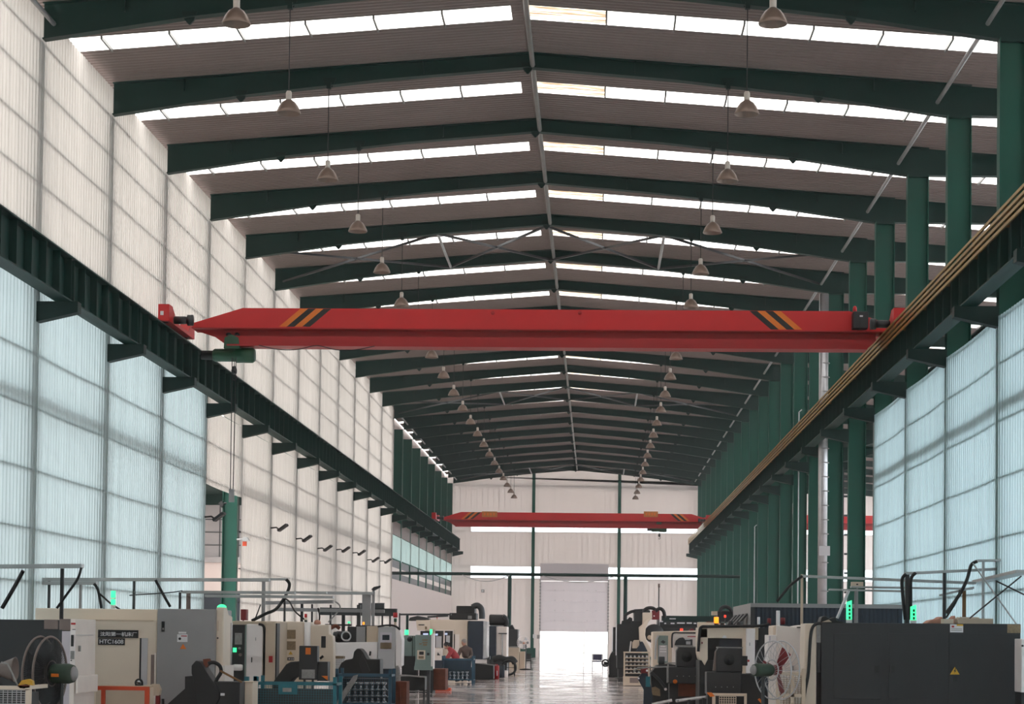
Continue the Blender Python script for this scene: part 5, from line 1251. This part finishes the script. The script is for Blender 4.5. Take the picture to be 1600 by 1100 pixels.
M('hydraulic_pots','row of silver and black pots on the cream window lathe','pot',47.4,[('pot','steel_bright','v',(1124,974,980,2),0,.1),('pot','black','v',(1129,973,980,2.4),0,.1),('pot','steel_bright','v',(1133,974,980,2),0,.1),('pot','steel_dark','v',(1142,970,980,4),0,.1),('pot','steel_dark','v',(1156,971,980,5),0,.1)],loc=(P(1138,980,47.4)[0],47.4,P(1138,980,47.4)[1]))
M('roof_blower','grey blower box with looped hoses beyond the container corner','ventilator',62,[('blower_box','char','b',(1122,954,1146,972),0,1,dict(bev=.03)),('box_cap','cream_dark','b',(1113,955,1121,961),0,.5),
 ('hose_loop','cable','t',[(1125,956),(1128,950),(1134,948),(1141,951),(1144,957)],-.1,0,dict(r=.06,smooth=True)),('blower_stand','steel_dark','B',[(1124,972,1127,'F'),(1141,972,1144,'F')],.2,.4)],px=1134)
# second row cream cabinets
M('machining_cabinet','cream cabinet with a green-grey window left of the conveyor heads','machine',60,[
 ('cabinet_body','cream','p',[(1020,987),(1089,985),(1091,1000),(1091,'F'),(1020,'F')],0,1.8,dict(bev=.03)),('window_door','machine_green','b',(1028,993,1044,1036),-.02,0,dict(bev=.008)),
 ('window_glass','grey_lt','b',(1029.5,1008,1042.5,1033),-.03,-.02),('dark_tool','char','p',[(1032,1003),(1036,1000),(1040,1003),(1037,1006)],-.04,-.02),('print_lines','label_white','B',[(1032,1009,1040,1011),(1031,1013,1041,1015),(1031,1017,1041,1019)],-.035,-.03),
 ('upright_line','grey_lt','t',[(1024,1030),(1025,1000),(1029,993)],-.03,-.03,dict(r=.03)),
 ('front_cabinet','cream_lt','b',(1051,990,1090,1040),-.5,0,dict(bev=.04)),('arched_window','char','p',[(1054,1008),(1056,1001),(1061,997),(1067,996),(1071,999),(1082,999),(1082,1008)],-.53,-.5),
 ('window_shine','grey_lt','B',[(1070,998,1078,1000),(1072,1002,1079,1007)],-.54,-.53),('brand_strip','red_paint','b',(1074,994,1088,995.3),-.51,-.5),
 ('round_hose','cable','t',[(1050,1012),(1050,995),(1053,989),(1066,989),(1088,989)],-.52,-.52,dict(r=.025,smooth=True)),('tray_shelf','label_grey','b',(1056,1008.5,1083,1010),-.7,-.5)],px=1055)
balls(1065,60.5,[('red','led_red',986,982,2.2),('base','hoist_green',990,986,1.5)],'red glowing lamp with a green foot on the cream cabinet roof')
M('red_valve','dark red valve block on the cream cabinet roof','valve',60.6,[('valve_block','dark_red','p',[(1077,989),(1077,984),(1082,982),(1085,985),(1085,989)],0,.3,dict(bev=.01)),('valve_stem','rust','b',(1073,986,1089,987.3),.1,.15)],loc=(P(1081,989,60.6)[0],60.6,P(1081,989,60.6)[1]))
# big dark machine with ring
M('ring_lathe','large black vertical machine with a cream ring frame and white edge strips','machine',77,[
 ('black_body','black','p',[(964,975),(985,975),(987,970),(1003,970),(1003,1045),(964,1045)],0,3,dict(bev=.03)),('tower_block','steel_dark','p',[(990,952),(1008,951),(1016,954),(1016,962),(1004,964),(1003,978),(991,978)],.1,1.4,dict(bev=.03)),
 ('motor_top','black','p',[(971,975),(972,970),(980,968),(984,964),(988,966),(988,976)],.1,.8),
 ('white_strip','glow_white' if False else 'label_white','b',(962.3,972,963.8,1024),-.1,.0),('side_panel','black','b',(958,980,962,1018),-.05,.3),('white_strip','label_white','b',(956.3,979,957.8,1018),-.1,.0),
 ('head_cover','cream','p',[(1004,957),(1019,957),(1019,967),(1010,970),(1004,978)],-.2,.5,dict(bev=.02)),
 ('ring_frame','cream','p',[(1010,967),(1018,965),(1013,972),(1009,982),(1008,992),(1011,1003),(1017,1013),(1024,1022),(1024,1034),(1013,1022),(1004,1008),(999,1000),(998,980),(1003,976)],-.3,.4,dict(bev=.03)),
 ('ring_bore','char','c',(1022,990,15),-.1,.3),('bore_hub','cream_dark','c',(1015,996,3.5),-.25,-.1),
 ('red_box','dark_red','b',(1019,954,1030.5,968),-.1,.5),('red_box_lamp','label_white','c',(1022,962.5,1.2),-.14,-.1),
 ('hose_arc','cable','t',[(1004,958),(1010,951),(1019,950),(1026,954)],-.1,.0,dict(r=.07,smooth=True)),('hose_arc','cable','t',[(1024,955),(1031,951),(1037,955),(1039,965)],-.1,.0,dict(r=.07,smooth=True)),
 ('hose_arc','cable','t',[(976,968),(978,961),(986,956),(992,955)],.0,.1,dict(r=.06,smooth=True)),('hand_lever','label_white','t',[(986,1002),(984,1018)],-.1,-.1,dict(r=.03)),
 ('oil_tank','cream_dark','p',[(988,1004),(991,1000),(999,1000),(999,1008),(995,1013),(988,1013)],-.4,-.1),('cone_stand','dark_blue','p',[(1001,1004),(1003,1002),(1005,1004),(1012,1018),(994,1018)],-.5,-.2),
 ('base','black','b',(966,1040,1024,'F'),.1,2.5)],px=992)
M('far_crossbeam','long dark machine bed with a row of white windows behind the ring machine','machine',82,[
 ('upper_beam','bracket_green','b',(1035,962,1131,970),0,1.2),('window_row','label_white','B',[(1030,970,1036,972),(1046,966,1056,967.5),(1038,973,1041,975),(1048,973,1054,975),(1058,972.5,1070,974.5),(1073,972.5,1081,974.5),(1084,973,1088,975)],-.05,0),
 ('middle_rail','steel_dark','b',(1030,970,1092,976),.1,.8),('lower_beam','black','b',(1026,976,1096,987),0,2,dict(bev=.02)),('beam_post','grey_cab','b',(1026,968,1031,986),-.2,.0),('plinth','black','b',(1040,986,1096,'F'),.3,2)],px=1075)
balls(1082,82.3,[('green','led_green',970,965,2),('base','bracket_green',972,970,1.5),],'small green glowing lamp over the long dark machine bed')
M('aerial_pole','thin pole with a thick tip standing behind the ring machine','pole',79,[('pole','steel_dark','t',[(1029.5,965),(1029.5,918)],0,0,dict(r=.04)),('pole_tip','brown_plate','v',(1029.8,912,918,1.6),-.03,.03),('pole_foot','steel_dark','t',[(1029.5,'F'),(1029.5,965)],0,0,dict(r=.06))] if False else [
 ('pole','steel_dark','v',(1029.5,918,1100,.9),0,.05),('pole_tip','brown_plate','v',(1029.8,912,918,1.7),-.03,.03),('pole_foot','steel_dark','v',(1029.5,1095,'F' if False else 1200,4),-.1,.1)],px=1029)
# parts rack
Yk=70.3; t=M('parts_rack','cream rack with rows of silver parts above a cream base box','rack',Yk,[
 ('rack_post','cream_dark','b',(974.5,1019,977,'F'),0,.06),('rack_post','cream_dark','b',(1013,1019,1015.5,'F'),0,.06),('rack_post','cream_dark','b',(974.5,1019,977,'F'),.7,.76),
 ('top_rail','cream_dark','b',(974,1018,1015,1020),0,.05),('back_board','char','b',(976,1021,1014,1057),.3,.34),
 ('base_box','cream_dark','b',(974,1057,1010,1071),-.03,.7,dict(bev=.01)),('base_recess','brown_plate','b',(984,1059,998,1067),-.04,-.03)]
 +[('rack_shelf','cream_dark','b',(976,1027.5+i*6,1014,1028.5+i*6),.0,.3) for i in range(5)],px=992)
first=None
for r in range(5):
    for c in range(6):
        x,z=P(979.5+c*6.2,1027.3+r*6,Yk+.1); lab='silver stub on the cream rack, %s shelf down, %s from left'%(ORD[r],ORD[c])
        if first is None:
            first=thing('machined_stub',lab,'metal part',(x,Yk+.1,z),'silver stubs on the cream rack')
            MB().lathe([(0,0),(.045,0),(.05,.03),(.03,.045),(.03,.075),(0,.08)],(0,0,0),'z',10).put('stub_body','steel_bright',first,local=True)
        else: copy_tree(first,loc=(x,Yk+.1,z),label=lab)
M('drilling_machine','squat black machine with round handles at the aisle edge, right of the open door','machine',85,[
 ('machine_body','black','p',[(951,1030),(955,1020),(963,1018),(966,1024),(974,1026),(974,1056),(952,1056)],0,1.2,dict(bev=.04)),('hand_wheel','steel_dark','o',(946,1036,5),-.1,0,dict(r=.04)),('shaft','black','t',[(944,1036),(953,1038)],0,.1,dict(r=.08)),
 ('head_block','steel_dark','b',(956,1016,968,1022),.1,.8),('oil_mark','grey_lt','p',[(965,1030),(968,1028),(966,1038),(963,1037)],-.05,0),('foot','black','b',(951,1054,975,'F'),-.05,1.3)],px=962)
M('floor_cover','small dark steel cover lying on the floor before the cream rack','cover',73.5,[('cover_plate','steel_dark','b',(961,1058.5,974,1060.5),0,.4),('cover_grip','black','b',(966,1057.8,969,1058.5),.1,.15)],px=967)
M('wall_switch_box','small white box on the end wall post left of the open door','box',160.2,[('box_body','label_white','b',(832.5,991,836.5,997),-.15,.0),('box_plate','label_grey','b',(839,992,844,998),.55,.65)],loc=(P(834,997,160)[0],160.2,P(834,997,160)[1]))
M('wall_camera','small square camera on the end wall beside the left windows','camera',160.6,[('camera_body','grey_cab','b',(752,921,756.5,925.5),0,.3),('camera_face','label_white','b',(753,922,755.5,924.5),-.02,0)],loc=(P(754,925,160.6)[0],160.6,P(754,925,160.6)[1]))
